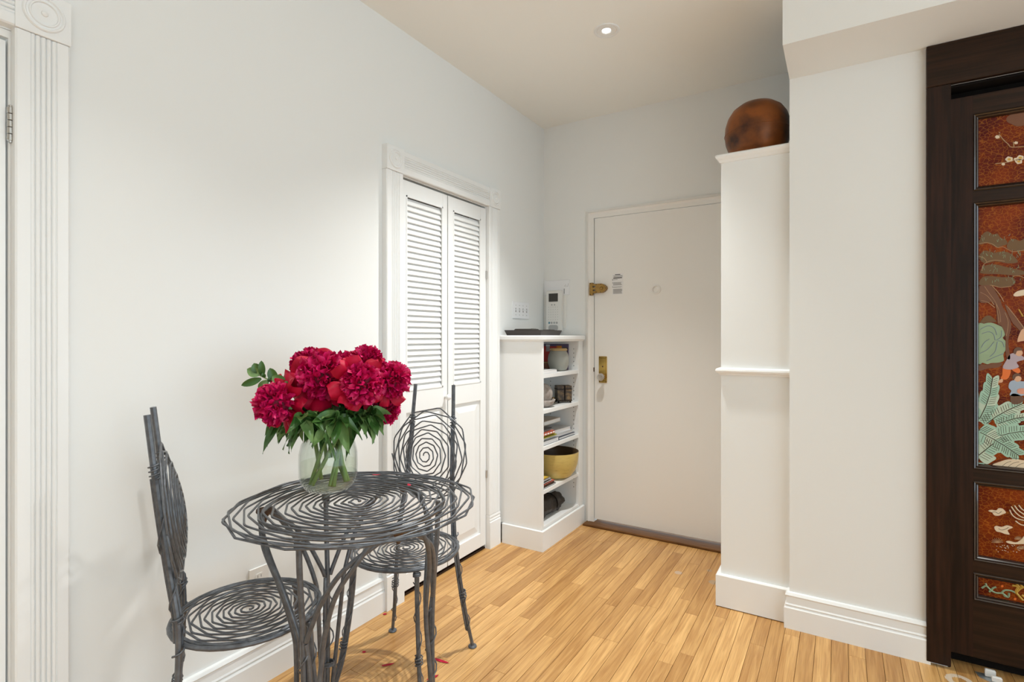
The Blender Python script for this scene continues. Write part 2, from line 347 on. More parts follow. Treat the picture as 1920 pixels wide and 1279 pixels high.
# baseboards
BP = [(0, 0), (.02, 0), (.02, .088), (.013, .096), (.017, .102), (.013, .108), (.011, .135), (.016, .142), (.010, .152), (0, .154)]
def base_y(x, y0, y1, name, lab):
    o = MB().prism(BP, lambda u, v, k: (x + u, (y0, y1)[k], v)).build(name, 'paint'); return struct(o, lab, 'baseboard')
base_y(XL, 0.596, 1.770, 'baseboard_left', 'moulded white baseboard under the long plaster wall')
br = MB(); n = len(BP)
for k in range(3):
    for (o, z) in BP: br.v.append(((XW - o, YP + .0, z), (XW - o, YW - o, z), (0.292, YW - o, z))[k])
for k in range(2):
    for i in range(n): j = (i + 1) % n; br.f.append((k * n + i, k * n + j, (k + 1) * n + j, (k + 1) * n + i))
br.f += [tuple(reversed(range(n))), tuple(2 * n + i for i in range(n))]
struct(br.build('baseboard_right', 'paint'), 'moulded white baseboard beside the dark door frame', 'baseboard')
struct(MB().prism([(0, 0), (.015, 0), (.015, .09), (0, .1)], lambda u, v, k: (XL + u, (2.722, 2.742)[k], v)).build('baseboard_corner', 'paint'), 'short white baseboard between closet and bookcase', 'baseboard')

# fluted casings with rosette corner blocks
def fluted(wd, th, nfl=5, m0=.26, m1=.24):
    P = [(0, 0), (0, th - .004), (.004, th)]; a, b = wd * m0, wd * (1 - m1)
    P.append((a, th)); st = (b - a) / nfl
    for i in range(nfl):
        for q in range(5):
            t = (q + .5) / 5; P.append((a + st * (i + t), th - .0045 + .0045 * math.sin(pi * t)))
        P.append((a + st * (i + 1), th - .006) if i < nfl - 1 else (b, th))
    P += [(wd - .004, th), (wd, th - .004), (wd, 0)]; return P
def rosette(m, c, R):
    prof = [(R, .0), (R, .003), (R * .95, .006), (R * .88, .006), (R * .82, .002), (R * .74, .003), (R * .70, .006), (R * .64, .006), (R * .6, .002), (R * .45, .0005), (R * .22, .003), (R * .17, .003), (R * .15, .0065), (R * .07, .009), (0, .0095)]
    m.lathe(prof, 40, c, 'x', caps=False); return m
def casing(root, y0, y1, wd, ztop, th=.03, plinth=True, sides=(0, 1)):
    prof = fluted(wd, th); zb = ztop - wd - .004
    for s in sides:
        ya = y0 if s == 0 else y1 - wd
        zp = .2 if plinth else 0
        MB().prism(prof, lambda u, v, k: (XL + v, ya + u, (zp, zb - .001)[k])).build('casing_side', 'paint', root, world=True)
        b = MB().box((XL, ya - .001, zb), (XL + th + .004, ya + wd + .001, ztop), .0015).build('corner_block', 'paint', root, world=True)
        rosette(MB(), (XL + th + .004, ya + wd / 2, zb + (ztop - zb) / 2), wd * .40).build('rosette', 'paint', b, smooth='auto', world=True)
        if plinth:
            MB().prism([(0, 0), (th + .004, 0), (th + .004, .155), (th - .002, .160), (th + .002, .168), (th - .001, .176), (th + .002, .186), (th - .001, .198), (0, .199)], lambda u, v, k: (XL + u, (ya - .001, ya + wd + .001)[k], v)).build('plinth_block', 'paint', root, world=True)
    ya, yb = y0 + wd + .001, y1 - wd - .001
    MB().prism(prof, lambda u, v, k: (XL + v, (ya, yb)[k], zb + u + .002)).build('casing_head', 'paint', root, world=True)
t1 = thing('trim_1', 'fluted white casing with rosette corner blocks round the closet', 'casing', (XL, 2.24, 0), kind='structure')
casing(t1, 1.771, 2.722, .111, 2.142)
t2 = thing('trim_2', 'fluted white casing with a large rosette beside the hinged door', 'casing', (XL, .06, 0), kind='structure')
casing(t2, -.475, .596, .112, 2.152, plinth=True)
jm = MB().box((XL - .12, .479, 0), (XL - .001, .5028, 2.033)).box((XL - .12, -.36, 2.014), (XL - .001, .479, 2.033)).build('door_jamb', 'entry_paint', t2, world=True)
# hinged door at the left edge
d4 = thing('door_1', 'plain white door hinged beside the fluted casing', 'door', (XL, .05, 0), kind='structure')
MB().box((XL - .045, -.352, .01), (XL - .004, .4745, 2.006), .001).build('door_slab', 'paint', d4, world=True)
hg = MB()
for i in range(5): hg.lathe([(.006, 0), (.0075, .001), (.0075, .0155), (.006, .0165)], 14, (XL + .005, .4815, 1.752 + i * .0172))
hg.lathe([(0, -.006), (.004, -.004), (.005, 0)], 12, (XL + .005, .4815, 1.752)).lathe([(.005, 0), (.004, .004), (0, .006)], 12, (XL + .005, .4815, 1.838))
hg.build('hinge', 'nickel', d4, smooth='auto', world=True)
MB().lathe([(.006, 0), (.0075, .001), (.0075, .085), (.006, .086)], 14, (XL + .005, .4815, .22)).build('hinge', 'nickel', d4, smooth='auto', world=True)

# bifold louvre closet doors
XD = XL + .004
def bifold(idx, y0, y1, l0, l1, label):
    r = thing('door_%d' % idx, label, 'door', (XD - .03, (y0 + y1) / 2, 0.018), kind='structure')
    a, b = XD - .03, XD
    z0, zp0, zp1, zl0, zl1, zt = .026, .105, .885, .99, 1.942, 2.014
    MB().box((a, y0, z0), (b, l0, zt), .0015).build('stile', 'paint', r, world=True); MB().box((a, l1, z0), (b, y1, zt), .0015).build('stile', 'paint', r, world=True)
    for (q0, q1) in ((z0, zp0), (zp1, zl0), (zl1, zt)): MB().box((a, l0 - .002, q0), (b - .0005, l1 + .002, q1), .001).build('rail', 'paint', r, world=True)
    MB().box((a + .008, l0 - .002, zp0 - .002), (b - .012, l1 + .002, zp1 + .002)).build('panel_field', 'paint', r, world=True)
    e = .042; f0, f1, g0, g1 = l0 + .012, l1 - .012, zp0 + .012, zp1 - .012
    m = MB(); m.v = [(b - .012, f0, g0), (b - .012, f1, g0), (b - .012, f1, g1), (b - .012, f0, g1), (b - .003, f0 + e, g0 + e), (b - .003, f1 - e, g0 + e), (b - .003, f1 - e, g1 - e), (b - .003, f0 + e, g1 - e)]
    m.f = [(0, 1, 5, 4), (1, 2, 6, 5), (2, 3, 7, 6), (3, 0, 4, 7), (4, 5, 6, 7)]; m.build('raised_panel', 'paint', r, world=True)
    st = MB()
    for (p, q) in (((l0, zl0), (l0 + .007, zl1)), ((l1 - .007, zl0), (l1, zl1))): st.box((b - .006, p[0], p[1]), (b + .002, q[0], q[1]))
    st.box((b - .006, l0, zl0), (b + .002, l1, zl0 + .007)).box((b - .006, l0, zl1 - .007), (b + .002, l1, zl1)).build('louvre_bead', 'paint', r, world=True)
    ns = 33; sp = (zl1 - zl0 - .018) / ns; half = (l1 - l0) / 2 - .004; first = None
    for i in range(ns):
        if first is None:
            m = MB(); tl = math.radians(24); w2, th = .0180, .0036
            poly = [(-w2, -th), (w2, -th), (w2 + .0015, 0), (w2, th), (-w2, th), (-w2 - .0015, 0)]
            m.prism(poly, lambda u, v, k: (u * math.sin(tl) + v * math.cos(tl), (-half, half)[k], -u * math.cos(tl) + v * math.sin(tl)))
            first = m.build('slat', 'paint', r)
            o = first
        else: o = first.copy(); C.objects.link(o)
        o.location = (b - .0145 - r.location.x, (l0 + l1) / 2 - r.location.y, zl0 + .007 + sp * (i + .5) - r.location.z)
    return r
bl = bifold(2, 1.886, 2.243, 1.927, 2.206, 'white louvred bifold closet leaf with a small knob')
brf = bifold(3, 2.251, 2.604, 2.295, 2.553, 'white louvred bifold closet leaf hinged beside the bookcase')
MB().lathe([(.006, 0), (.006, .012), (.013, .018), (.0165, .026), (.013, .034), (.004, .037), (0, .0373)], 20, (XD, 2.222, .936), 'x').build('knob', 'paint', bl, smooth=True, world=True)
MB().lathe([(.004, 0), (.005, .001), (.005, .045), (.004, .046)], 10, (XD + .004, 2.607, 1.60)).build('hinge', 'nickel', brf, smooth='auto', world=True)
MB().lathe([(.004, 0), (.005, .001), (.005, .045), (.004, .046)], 10, (XD + .004, 2.607, .42)).build('hinge', 'nickel', brf, smooth='auto', world=True)
sd = MB().box((XL - .1, 1.885, 0), (XL + .0, 2.605, .012), .002).build('trim_3', 'dark_wood'); struct(sd, 'dark wooden saddle under the closet doors', 'threshold')

# entry door
t4 = thing('trim_4', 'plain stepped white casing round the entry door', 'casing', (-.97, YB, 0), kind='structure')
cp = [(0, 0), (0, .012), (.012, .016), (.016, .022), (.022, .016), (.030, .013), (.054, .013), (.054, 0)]
MB().prism(cp, lambda u, v, k: (-1.464 + u, YB - v, (0, 2.104 - u)[k])).build('casing_side', 'entry_paint', t4, world=True)
MB().prism(cp, lambda u, v, k: (-.481 - u, YB - v, (0, 2.104 - u)[k])).build('casing_side', 'entry_paint', t4, world=True)
MB().prism(cp, lambda u, v, k: ((-1.464 + u, -.481 - u)[k], YB - v, 2.104 - u)).build('casing_head', 'entry_paint', t4, world=True)
MB().box((-1.462, 3.262, 0), (-.50, 3.44, .016), .004).build('threshold', 'worn_oak', t4, world=True)
d1 = thing('door_4', 'plain off white entry door with a crystal knob', 'door', (-.97, YB, 0), kind='structure')
MB().box((-1.405, YB - .008, .036), (-.54, YB + .036, 2.048), .0015).build('door_slab', 'entry_paint', d1, world=True)
lk = MB()
q = [(-1.389, 1.547), (-1.389, 1.607), (-1.345, 1.607), (-1.328, 1.600), (-1.316, 1.588), (-1.312, 1.577), (-1.316, 1.566), (-1.328, 1.554), (-1.345, 1.547)]
lk.prism(q, lambda u, v, k: (u, YB - .008 - (.0, .03)[k], v)); lko = lk.build('deadbolt_case', 'old_brass', d1, world=True)
MB().lathe([(.011, 0), (.011, .004), (.008, .007), (0, .008)], 20, (-1.345, YB - .038, 1.577), '-y').build('lock_cylinder', 'old_brass', lko, smooth='auto', world=True)
sk = MB().box((-1.432, YB - .036, 1.532), (-1.409, YB - .013, 1.616), .002).box((-1.409, YB - .034, 1.545), (-1.389, YB - .02, 1.560)).box((-1.409, YB - .034, 1.570), (-1.389, YB - .02, 1.584)).box((-1.409, YB - .034, 1.594), (-1.389, YB - .02, 1.607))
sk.build('strike_bracket', 'old_brass', d1, world=True)
sc = MB()
for (xx, zz) in ((-1.382, 1.552), (-1.382, 1.602), (-1.352, 1.551), (-1.352, 1.603), (-1.318, 1.577), (-1.424, 1.537), (-1.424, 1.611)): sc.lathe([(.0035, 0), (.003, .002), (0, .0025)], 8, (xx, YB - .0375, zz), '-y')
sc.build('lock_screws', 'rust', lko, world=True)
# brass knob plate
pl = MB().box((-1.374, YB - .013, .950), (-1.318, YB - .008, 1.126), .0025).build('knob_plate', 'brass', d1, world=True)
MB().box((-1.367, YB - .0155, .962), (-1.325, YB - .012, 1.114), .003).build('plate_relief', 'brass', pl, world=True)
sc = MB()
for xx in (-1.368, -1.324):
    for zz in (.958, 1.118): sc.lathe([(.003, 0), (.0025, .002), (0, .0025)], 8, (xx, YB - .013, zz), '-y')
sc.lathe([(.005, 0), (.005, .0012), (0, .0013)], 12, (-1.346, YB - .0152, 1.058), '-y')
sc.build('plate_screws', 'rust', pl, world=True)
MB().lathe([(.013, 0), (.013, .008), (.009, .012), (.009, .034), (.014, .036)], 20, (-1.338, YB - .0155, .992), '-y').build('knob_shank', 'old_brass', d1, smooth='auto', world=True)
kb = MB(); kb.lathe([(.012, .034), (.022, .042), (.0255, .052), (.0235, .062), (.016, .068), (.013, .066), (0, .066)], 12, (-1.338, YB - .0155, .992), '-y')
kb.build('crystal_knob', 'knob_glass', d1, world=True)
MB().box((-1.4125, YB - .0145, 1.022), (-1.4065, YB - .0085, 1.05)).build('latch_strike', 'rust', d1, world=True)
MB().lathe([(.030, 0), (.030, .004), (.026, .007), (.022, .007), (.020, .004), (.020, .001), (0, .001)], 28, (-.990, YB - .008, 1.554), '-y').box((-1.003, YB - .014, 1.562), (-1.000, YB - .009, 1.577)).box((-.993, YB - .014, 1.532), (-.984, YB - .009, 1.540)).build('peephole_ring', 'entry_paint', d1, smooth='auto', world=True)
nt_ = MB().box((-1.281, YB - .0092, 1.532), (-1.206, YB - .0080, 1.668)).build('notice_sticker', 'paper', d1, world=True)
pr, pg = MB(), MB()
X0, X1 = -1.281, -1.206
def bar(m, x0, x1, z, h): m.box((x0, YB - .0098, z - h / 2), (x1, YB - .0090, z + h / 2))
bar(pr, -1.262, -1.226, 1.663, .005); bar(pr, -1.274, -1.214, 1.641, .006); bar(pr, -1.2805, -1.2775, 1.630, .010); bar(pr, -1.2805, -1.2775, 1.610, .006); bar(pr, -1.2805, -1.2775, 1.583, .006)
for z in (1.656, 1.652, 1.648): bar(pg, -1.276 + (1.656 - z), -1.211, z, .0022)
for i, z in enumerate((1.633, 1.629)): bar(pg, -1.275, -1.245, z, .0018)
for i in range(6): bar(pg, -1.275, -1.214 - random.random() * .01, 1.612 - i * .0036, .0022)
for i in range(2): bar(pg, -1.275, -1.212 - random.random() * .01, 1.583 - i * .004, .0022)
for i in range(9): bar(pg, -1.275, -1.212 - random.random() * .006, 1.568 - i * .0036, .0024)
pr.build('print_bold', 'ink', nt_, world=True); pg.build('print_lines', 'grey_ink', nt_, world=True)

# ------------------------------------------------------------------ dark lacquer door
DY = YW + .03
t5 = thing('trim_5', 'dark stained wooden frame round the lacquer door', 'door frame', (.78, YW, 0), kind='structure')
MB().box((.279, YW - .022, .012), (.352, YW - .0, 2.209), .002).build('frame_post', 'dark_wood', t5, world=True)
MB().box((1.218, YW - .022, .012), (1.291, YW - .0, 2.209), .002).build('frame_post', 'dark_wood', t5, world=True)
MB().box((.279, YW - .022, 2.210), (1.291, YW - .0, 2.3685), .002).build('frame_head', 'dark_wood_h', t5, world=True)
MB().box((.346, YW, .0), (.352, YW + .09, 2.208)).box((1.218, YW, .0), (1.224, YW + .09, 2.208)).box((.352, YW, 2.2), (1.218, YW + .09, 2.209)).box((.352, DY + .046, 0), (1.218, DY + .06, 2.2)).build('jamb_lining_shade', 'dark', t5, world=True)  # near-black lining and back sheet: the recess shadow is put into the colour
d5 = thing('door_5', 'dark wooden door with carved red lacquer panels', 'door', (.785, DY, .02), kind='structure')
DX0, DX1 = .357, 1.213; PX0, PX1 = .424, 1.146
rows = [(1.806, 2.095), (.757, 1.762), (.412, .711), (.263, .366)]
MB().box((DX0, DY, .046), (PX0, DY + .045, 2.168), .0015).build('stile', 'dark_wood', d5, world=True); MB().box((PX1, DY, .046), (DX1, DY + .045, 2.168), .0015).build('stile', 'dark_wood', d5, world=True)
zs = [2.168] + [q for r_ in rows for q in (r_[1], r_[0])] + [.046]
for i in range(0, len(zs), 2): MB().box((PX0, DY + .0004, zs[i + 1]), (PX1, DY + .045, zs[i]), .001).build('rail', 'dark_wood_h', d5, world=True)
mat('mould_wood', (0.03, 0.016, 0.011), 0.12, coat=0.6)
panels = []
for (z0, z1) in rows:
    pn = MB().box((PX0 + .001, DY + .016, z0 + .001), (PX1 - .001, DY + .03, z1 - .001)).build('lacquer_panel', 'lacquer', d5, world=True); panels.append(pn)
    m = MB(); prof = [(0, .0), (.003, -.003), (.007, -.001), (.009, .003), (.011, .001), (.015, .004), (.019, .013), (.019, .018), (0, .018)]
    n = len(prof)
    for k, (cx, cz, sx, sz) in enumerate(((PX0, z0, 1, 1), (PX1, z0, -1, 1), (PX1, z1, -1, -1), (PX0, z1, 1, -1))):
        for (u, v) in prof: m.v.append((cx + sx * u, DY + v, cz + sz * u))
    for k in range(4):
        for i in range(n): j = (i + 1) % n; k2 = (k + 1) % 4; m.f.append((k * n + i, k * n + j, k2 * n + j, k2 * n + i))
    m.build('panel_moulding', 'mould_wood', d5, world=True)
# inlaid motifs, mirrored about the middle of the door
YI = DY + .016
MIRR = 2 * .785
class Inlay:
    def __init__(s, panel): s.p = panel; s.lv = 0
    def poly(s, pts, material, name, lift=.0012, mirror=True, curve=True):
        P = [ony(a, b, YI) for a, b in pts]; s.flat([(p.x, p.z) for p in P], material, name, lift, mirror, curve)
    def flat(s, Q, material, name, lift=.0012, mirror=True, curve=True):
        if curve:
            R = []
            for i in range(len(Q)):
                a, b = Q[i], Q[(i + 1) % len(Q)]; p0, p3 = Q[i - 1], Q[(i + 2) % len(Q)]
                for t in (0, .33, .67):
                    R.append(tuple(.5 * (2 * a[k] + (b[k] - p0[k]) * t + (2 * p0[k] - 5 * a[k] + 4 * b[k] - p3[k]) * t * t + (3 * a[k] - p0[k] - 3 * b[k] + p3[k]) * t ** 3) for k in (0, 1)))
            Q = R
        for mi in ((0, 1) if mirror else (0,)):
            q = [(MIRR - x_ if mi else x_, z_) for x_, z_ in Q]
            if mi == 0 and max(a for a, b in q) > .785: q = [(min(a, .785), b) for a, b in q]
            if mi == 1: q = [(max(a, .785), b) for a, b in q]
            MB().prism(q, lambda u, v, k: (u, YI + .0005 - (0, lift + .0005)[k], v)).build(name, material, s.p, world=True)
    def line(s, paths, material, name, wd=.0016, lift=.002):
        for mi in (0, 1):
            m = MB()
            for pts in paths:
                P = [ony(a, b, YI - lift * .5) for a, b in pts]
                if mi: P = [Vector((MIRR - p.x, p.y, p.z)) for p in P]
                m.tube(smooth_path(P, 4) if len(P) > 2 else P, wd * .5, 4)
            o = m.build(name, material, s.p, world=True); o['kind'] = 'stuff'
I1, I2, I3, I4 = [Inlay(p) for p in panels]
def frond(I, p0, p1, n, w0, bend=0, material='inlay_mint', skip=()):
    a, b = ony(*p0, YI), ony(*p1, YI); a, b = Vector((a.x, a.z)), Vector((b.x, b.z)); d = b - a; nn = Vector((-d.y, d.x)).normalized()
    def ax(t): return a + d * t + nn * bend * math.sin(pi * t)
    vp = []
    for i in range(n):
        t0, t1 = i / n, (i + .92) / n
        w_ = w0 * (1 - .6 * (i / n) ** 1.3)
        for s_ in (-1, 1):
            if (i, s_) in skip: continue
            q = [ax(t0), ax(t1), ax(t1 + .10) + nn * s_ * w_ * .75, ax(t1 + .05) + nn * s_ * w_, ax((t0 + t1) / 2 + .04) + nn * s_ * w_ * .97, ax(t0 + .03) + nn * s_ * w_ * .85]
            q = [(max(p.x, PX0 + .0195), max(p.y, rows[1][0] + .0195)) for p in q]
            I.flat(q, random.choice((material, material, 'inlay_mint_pale')), 'leaf_inlay', random.uniform(.001, .0018))
            for k in range(4):
                tt = t0 + (t1 - t0) * (k + .5) / 4; e0 = ax(tt) + nn * s_ * w_ * .12; e1 = ax(tt + .06) + nn * s_ * w_ * .75
                if min(e0.x, e1.x) > PX0 + .02 and min(e0.y, e1.y) > rows[1][0] + .02: vp.append((e0, e1))
    for mi in (0, 1):
        m = MB()
        for (e0, e1) in vp: m.tube([Vector((MIRR - e.x if mi else e.x, YI - .0016, e.y)) for e in (e0, e1)], .0007, 4)
        m.tube([Vector((MIRR - p.x if mi else p.x, YI - .0016, p.y)) for p in (ax(.06), ax(.35), ax(.65), ax(1))], .0013, 4)
        o = m.build('leaf_veins', 'inlay_vein', I.p, world=True); o['kind'] = 'stuff'
frond(I2, (1834, 790), (1861, 709), 5, .034, -.008)
frond(I2, (1846, 797), (1917, 757), 4, .036, .006, skip=((0, -1),))
frond(I2, (1868, 796), (1925, 781), 3, .022, .004)
frond(I2, (1833, 808), (1910, 854), 5, .042, .004)
frond(I2, (1872, 818), (1932, 808), 3, .036, .004)
frond(I2, (1830, 858), (1862, 832), 2, .042, 0)
I2.poly([(1834, 868), (1846, 869), (1840, 874), (1834, 874)], 'inlay_mint', 'leaf_inlay')
I2.poly([(1860, 873), (1880, 864), (1895, 861), (1918, 863), (1935, 868), (1935, 880), (1895, 877)], 'inlay_cream', 'rock_inlay')
I2.line([[(1855, 873), (1872, 864), (1893, 859), (1930, 862)], [(1877, 876), (1887, 868), (1896, 865)], [(1888, 877), (1899, 869), (1911, 866)], [(1902, 878), (1912, 871), (1922, 868)]], 'inlay_vein', 'rock_lines')
# rock, trunk, pine
I2.poly([(1834, 612), (1845, 607), (1858, 605), (1872, 610), (1882, 616), (1884, 628), (1880, 634), (1887, 642), (1886, 655), (1881, 664), (1882, 676), (1872, 680), (1858, 681), (1851, 683), (1842, 680), (1834, 680)], 'inlay_sage', 'rock_inlay')
I2.line([[(1838, 618), (1852, 611), (1864, 615), (1869, 628)], [(1841, 626), (1854, 622), (1863, 627), (1866, 638)], [(1878, 620), (1877, 632), (1868, 638)], [(1837, 663), (1852, 655), (1864, 641)], [(1856, 669), (1866, 659), (1870, 641)], [(1883, 651), (1879, 641), (1870, 639)], [(1850, 677), (1864, 670), (1882, 663)], [(1840, 652), (1846, 642), (1855, 636)]], 'inlay_steel', 'rock_lines', .003)
I2.poly([(1834, 683), (1850, 684), (1866, 681), (1879, 681), (1872, 689), (1852, 691), (1836, 695)], 'inlay_bark', 'rock_inlay')
I2.poly([(1836, 539), (1846, 535), (1859, 536), (1866, 546), (1874, 560), (1880, 576), (1890, 592), (1896, 612), (1890, 640), (1894, 672), (1886, 668), (1885, 630), (1878, 612), (1870, 606), (1868, 580), (1862, 566), (1850, 568), (1836, 565)], 'inlay_bark', 'trunk_inlay', .0022)
I2.poly([(1884, 571), (1896, 582), (1908, 598), (1926, 622), (1926, 636), (1910, 618), (1896, 602)], 'inlay_bark', 'trunk_inlay', .0018)
I2.line([[(1846, 537), (1856, 552), (1866, 566), (1874, 585), (1876, 604)], [(1838, 548), (1852, 556), (1864, 572)], [(1868, 570), (1871, 590), (1873, 606)], [(1860, 536), (1874, 552), (1882, 566)], [(1884, 586), (1890, 604), (1887, 630)], [(1888, 574), (1904, 594), (1920, 616)], [(1838, 563), (1852, 567), (1865, 577)]], 'inlay_bark_light', 'bark_lines', .0026, .003)
for q in ([(1836, 458), (1842, 440), (1852, 434), (1862, 440), (1870, 438), (1876, 446), (1886, 450), (1888, 458), (1875, 462), (1868, 464), (1852, 456)], [(1888, 464), (1892, 452), (1902, 448), (1912, 452), (1926, 446), (1926, 468), (1900, 470)],
          [(1836, 480), (1846, 470), (1862, 474), (1878, 472), (1892, 474), (1904, 484), (1908, 492), (1890, 494), (1866, 490), (1850, 494), (1840, 490)], [(1838, 512), (1848, 498), (1866, 496), (1884, 500), (1900, 504), (1918, 508), (1926, 514), (1900, 516), (1870, 514)],
          [(1836, 534), (1842, 520), (1858, 518), (1880, 520), (1898, 520), (1904, 530), (1894, 537), (1876, 538), (1858, 535)], [(1838, 606), (1846, 594), (1856, 592), (1864, 598), (1868, 604), (1856, 604)]):
    I2.poly(q, 'inlay_pine', 'pine_inlay', .0008)
I2.line([[(1836, 457), (1849, 455), (1861, 458), (1870, 464), (1880, 463), (1890, 468), (1900, 472), (1920, 469)], [(1836, 481), (1845, 484), (1850, 491)], [(1841, 508), (1843, 498), (1852, 491), (1866, 488), (1884, 490)], [(1898, 518), (1910, 517), (1920, 521)], [(1836, 538), (1858, 535), (1876, 539), (1896, 537)]], 'inlay_bark_light', 'branch_lines', .002)
tw = []
for q in range(70):
    a, b = random.uniform(1838, 1915), random.choice((445, 450, 476, 482, 487, 503, 508, 524, 529)) + random.uniform(-4, 4); tw.append([(a, b), (a + random.uniform(-4, 4), b - random.uniform(2, 7))])
I2.line(tw, 'inlay_sage', 'needle_lines', .0011)
I2.poly([(1900, 553), (1908, 546), (1925, 543), (1925, 552), (1906, 556)], 'inlay_cream', 'cloud_inlay')
I2.line([[(1910, 580), (1918, 594)]], 'inlay_gold', 'staff_lines', .004)
# two small figures
def figure_a():
    I2.poly([(1886, 677), (1893, 665), (1904, 662), (1917, 668), (1921, 674), (1906, 679), (1910, 688), (1895, 693), (1880, 690)], 'inlay_lavender', 'robe_inlay', .0022)
    I2.poly([(1880, 689), (1886, 686), (1895, 694), (1891, 708), (1884, 712), (1876, 709), (1879, 703)], 'inlay_flame', 'trouser_inlay', .002)
    I2.poly([(1897, 693), (1909, 690), (1913, 696), (1908, 700)], 'inlay_flame', 'trouser_inlay', .002)
    I2.poly([(1876, 711), (1880, 711), (1879, 717), (1871, 717)], 'inlay_skin', 'foot_inlay', .002)
    I2.poly([(1903, 659), (1909, 656), (1916, 658), (1917, 664), (1911, 668), (1904, 665)], 'inlay_skin', 'face_inlay', .0024)
    I2.poly([(1900, 662), (1901, 655), (1908, 651), (1915, 653), (1916, 657), (1907, 658), (1904, 664)], 'inlay_brown', 'hair_inlay', .0028)
figure_a()
I2.poly([(1891, 727), (1893, 717), (1901, 713), (1915, 715), (1930, 718), (1930, 738), (1905, 743), (1893, 741), (1896, 733)], 'inlay_blue', 'robe_inlay', .0022)
I2.poly([(1901, 711), (1906, 705), (1914, 707), (1914, 713), (1907, 716)], 'inlay_skin', 'face_inlay', .0024)
I2.poly([(1898, 709), (1900, 702), (1908, 700), (1914, 704), (1905, 706), (1902, 711)], 'inlay_brown', 'hair_inlay', .0028)
I2.poly([(1907, 731), (1915, 728), (1930, 730), (1930, 738), (1910, 738)], 'inlay_pink', 'basket_inlay', .003)
I2.poly([(1894, 743), (1900, 738), (1912, 741), (1920, 748), (1912, 757), (1897, 757)], 'inlay_brown', 'skirt_inlay', .0022)
I2.poly([(1907, 640), (1913, 622), (1920, 616), (1930, 620), (1930, 636), (1914, 640)], 'inlay_skin', 'horse_inlay', .002)
# top panel: blossom branches and a worn patch
I1.line([[(1873, 252), (1882, 263), (1890, 270), (1897, 276), (1925, 274)], [(1875, 250), (1873, 248)], [(1901, 276), (1900, 266)], [(1866, 307), (1890, 304), (1903, 300), (1925, 297)]], 'inlay_bark_light', 'branch_lines', .003)
for (a, b, r_) in ((1870, 257, 4), (1905, 268, 3.2), (1881, 308, 3), (1892, 299, 6.5), (1904, 299, 3.5), (1913, 296, 6), (1910, 303, 6)):
    I1.poly([(a + r_ * math.cos(t) * (1.0 + .18 * (k % 2)), b + r_ * .72 * math.sin(t) * (1.0 + .18 * (k % 2))) for k, t in enumerate([2 * pi * i / 10 for i in range(10)])], 'inlay_cream', 'blossom_inlay', .0018)
    if r_ > 5: I1.poly([(a + r_ * .5 * math.cos(t), b + r_ * .33 * math.sin(t)) for t in [2 * pi * i / 7 for i in range(7)]], 'inlay_gold', 'blossom_heart', .0026)
I1.poly([(1887, 222), (1893, 216), (1905, 213), (1925, 209), (1925, 232), (1908, 237), (1897, 233), (1889, 229)], 'inlay_bark', 'worn_patch', .0008)
# third panel: clouds and a crane
I3.poly([(1853, 958), (1859, 956), (1868, 957), (1872, 953), (1880, 954), (1886, 961), (1880, 964), (1872, 967), (1864, 966), (1860, 961)], 'inlay_cream', 'cloud_inlay', .002)
I3.poly([(1864, 989), (1868, 986), (1878, 988), (1888, 985), (1899, 989), (1889, 994), (1893, 1002), (1884, 1001), (1876, 998), (1868, 996)], 'inlay_cream', 'cloud_inlay', .002)
I3.line([[(1860, 961), (1866, 960), (1872, 963), (1878, 959)], [(1872, 991), (1878, 994), (1886, 992), (1891, 989)]], 'inlay_vein', 'cloud_lines', .0016, .004)
I3.poly([(1886, 1016), (1892, 1014), (1904, 1017), (1914, 1012), (1920, 1005), (1930, 1002), (1930, 1018), (1914, 1020), (1896, 1020)], 'inlay_cream', 'crane_inlay', .002)
for q in ([(1893, 956), (1898, 966), (1908, 973), (1925, 977)], [(1896, 950), (1905, 962), (1916, 970), (1928, 972)], [(1902, 948), (1910, 958), (1922, 966)], [(1910, 947), (1916, 955), (1926, 960)], [(1904, 977), (1914, 984), (1928, 986)]):
    I3.line([q], 'inlay_cream', 'plume_lines', .0042)
for (a, b, r_) in ((1870, 1014, 11), (1909, 1008, 7), (1914, 1026, 8)):
    I3.line([[(a, b + 4), (a + r_ * math.cos(t), b + 3 - r_ * .75 * math.sin(t))] for t in [pi * i / 9 for i in range(10)]], 'inlay_bark_light', 'grass_lines', .0014)
I3.line([[(a, b), (a + 1.6, b + .6)] for a, b in [(random.uniform(1866, 1925), random.uniform(1022, 1036)) for _ in range(34)]], 'inlay_cream', 'dot_marks', .0022)
# lowest panel: scrolling vine
for q in ([(1841, 1103), (1849, 1099), (1858, 1107), (1868, 1112), (1880, 1113), (1890, 1120), (1892, 1112)], [(1850, 1100), (1848, 1094)], [(1855, 1110), (1862, 1103), (1868, 1101)], [(1878, 1112), (1884, 1107), (1896, 1108), (1904, 1112)], [(1890, 1120), (1884, 1118), (1881, 1113)]):
    I4.line([q], 'inlay_sage', 'vine_lines', .0062, .004)
for q in ([(1898, 1098), (1908, 1101), (1905, 1110), (1910, 1117), (1918, 1126)], [(1904, 1112), (1914, 1103), (1925, 1100)], [(1906, 1095), (1911, 1101)], [(1914, 1094), (1916, 1101)], [(1916, 1116), (1925, 1122)]):
    I4.line([q], 'inlay_gold', 'vine_lines', .0075, .005)
for (a, b) in ((1879, 1099), (1903, 1123)): I4.poly([(a + 2.6 * math.cos(t), b + 2 * math.sin(t)) for t in [2 * pi * i / 7 for i in range(7)]], 'inlay_flame', 'berry_inlay', .002)
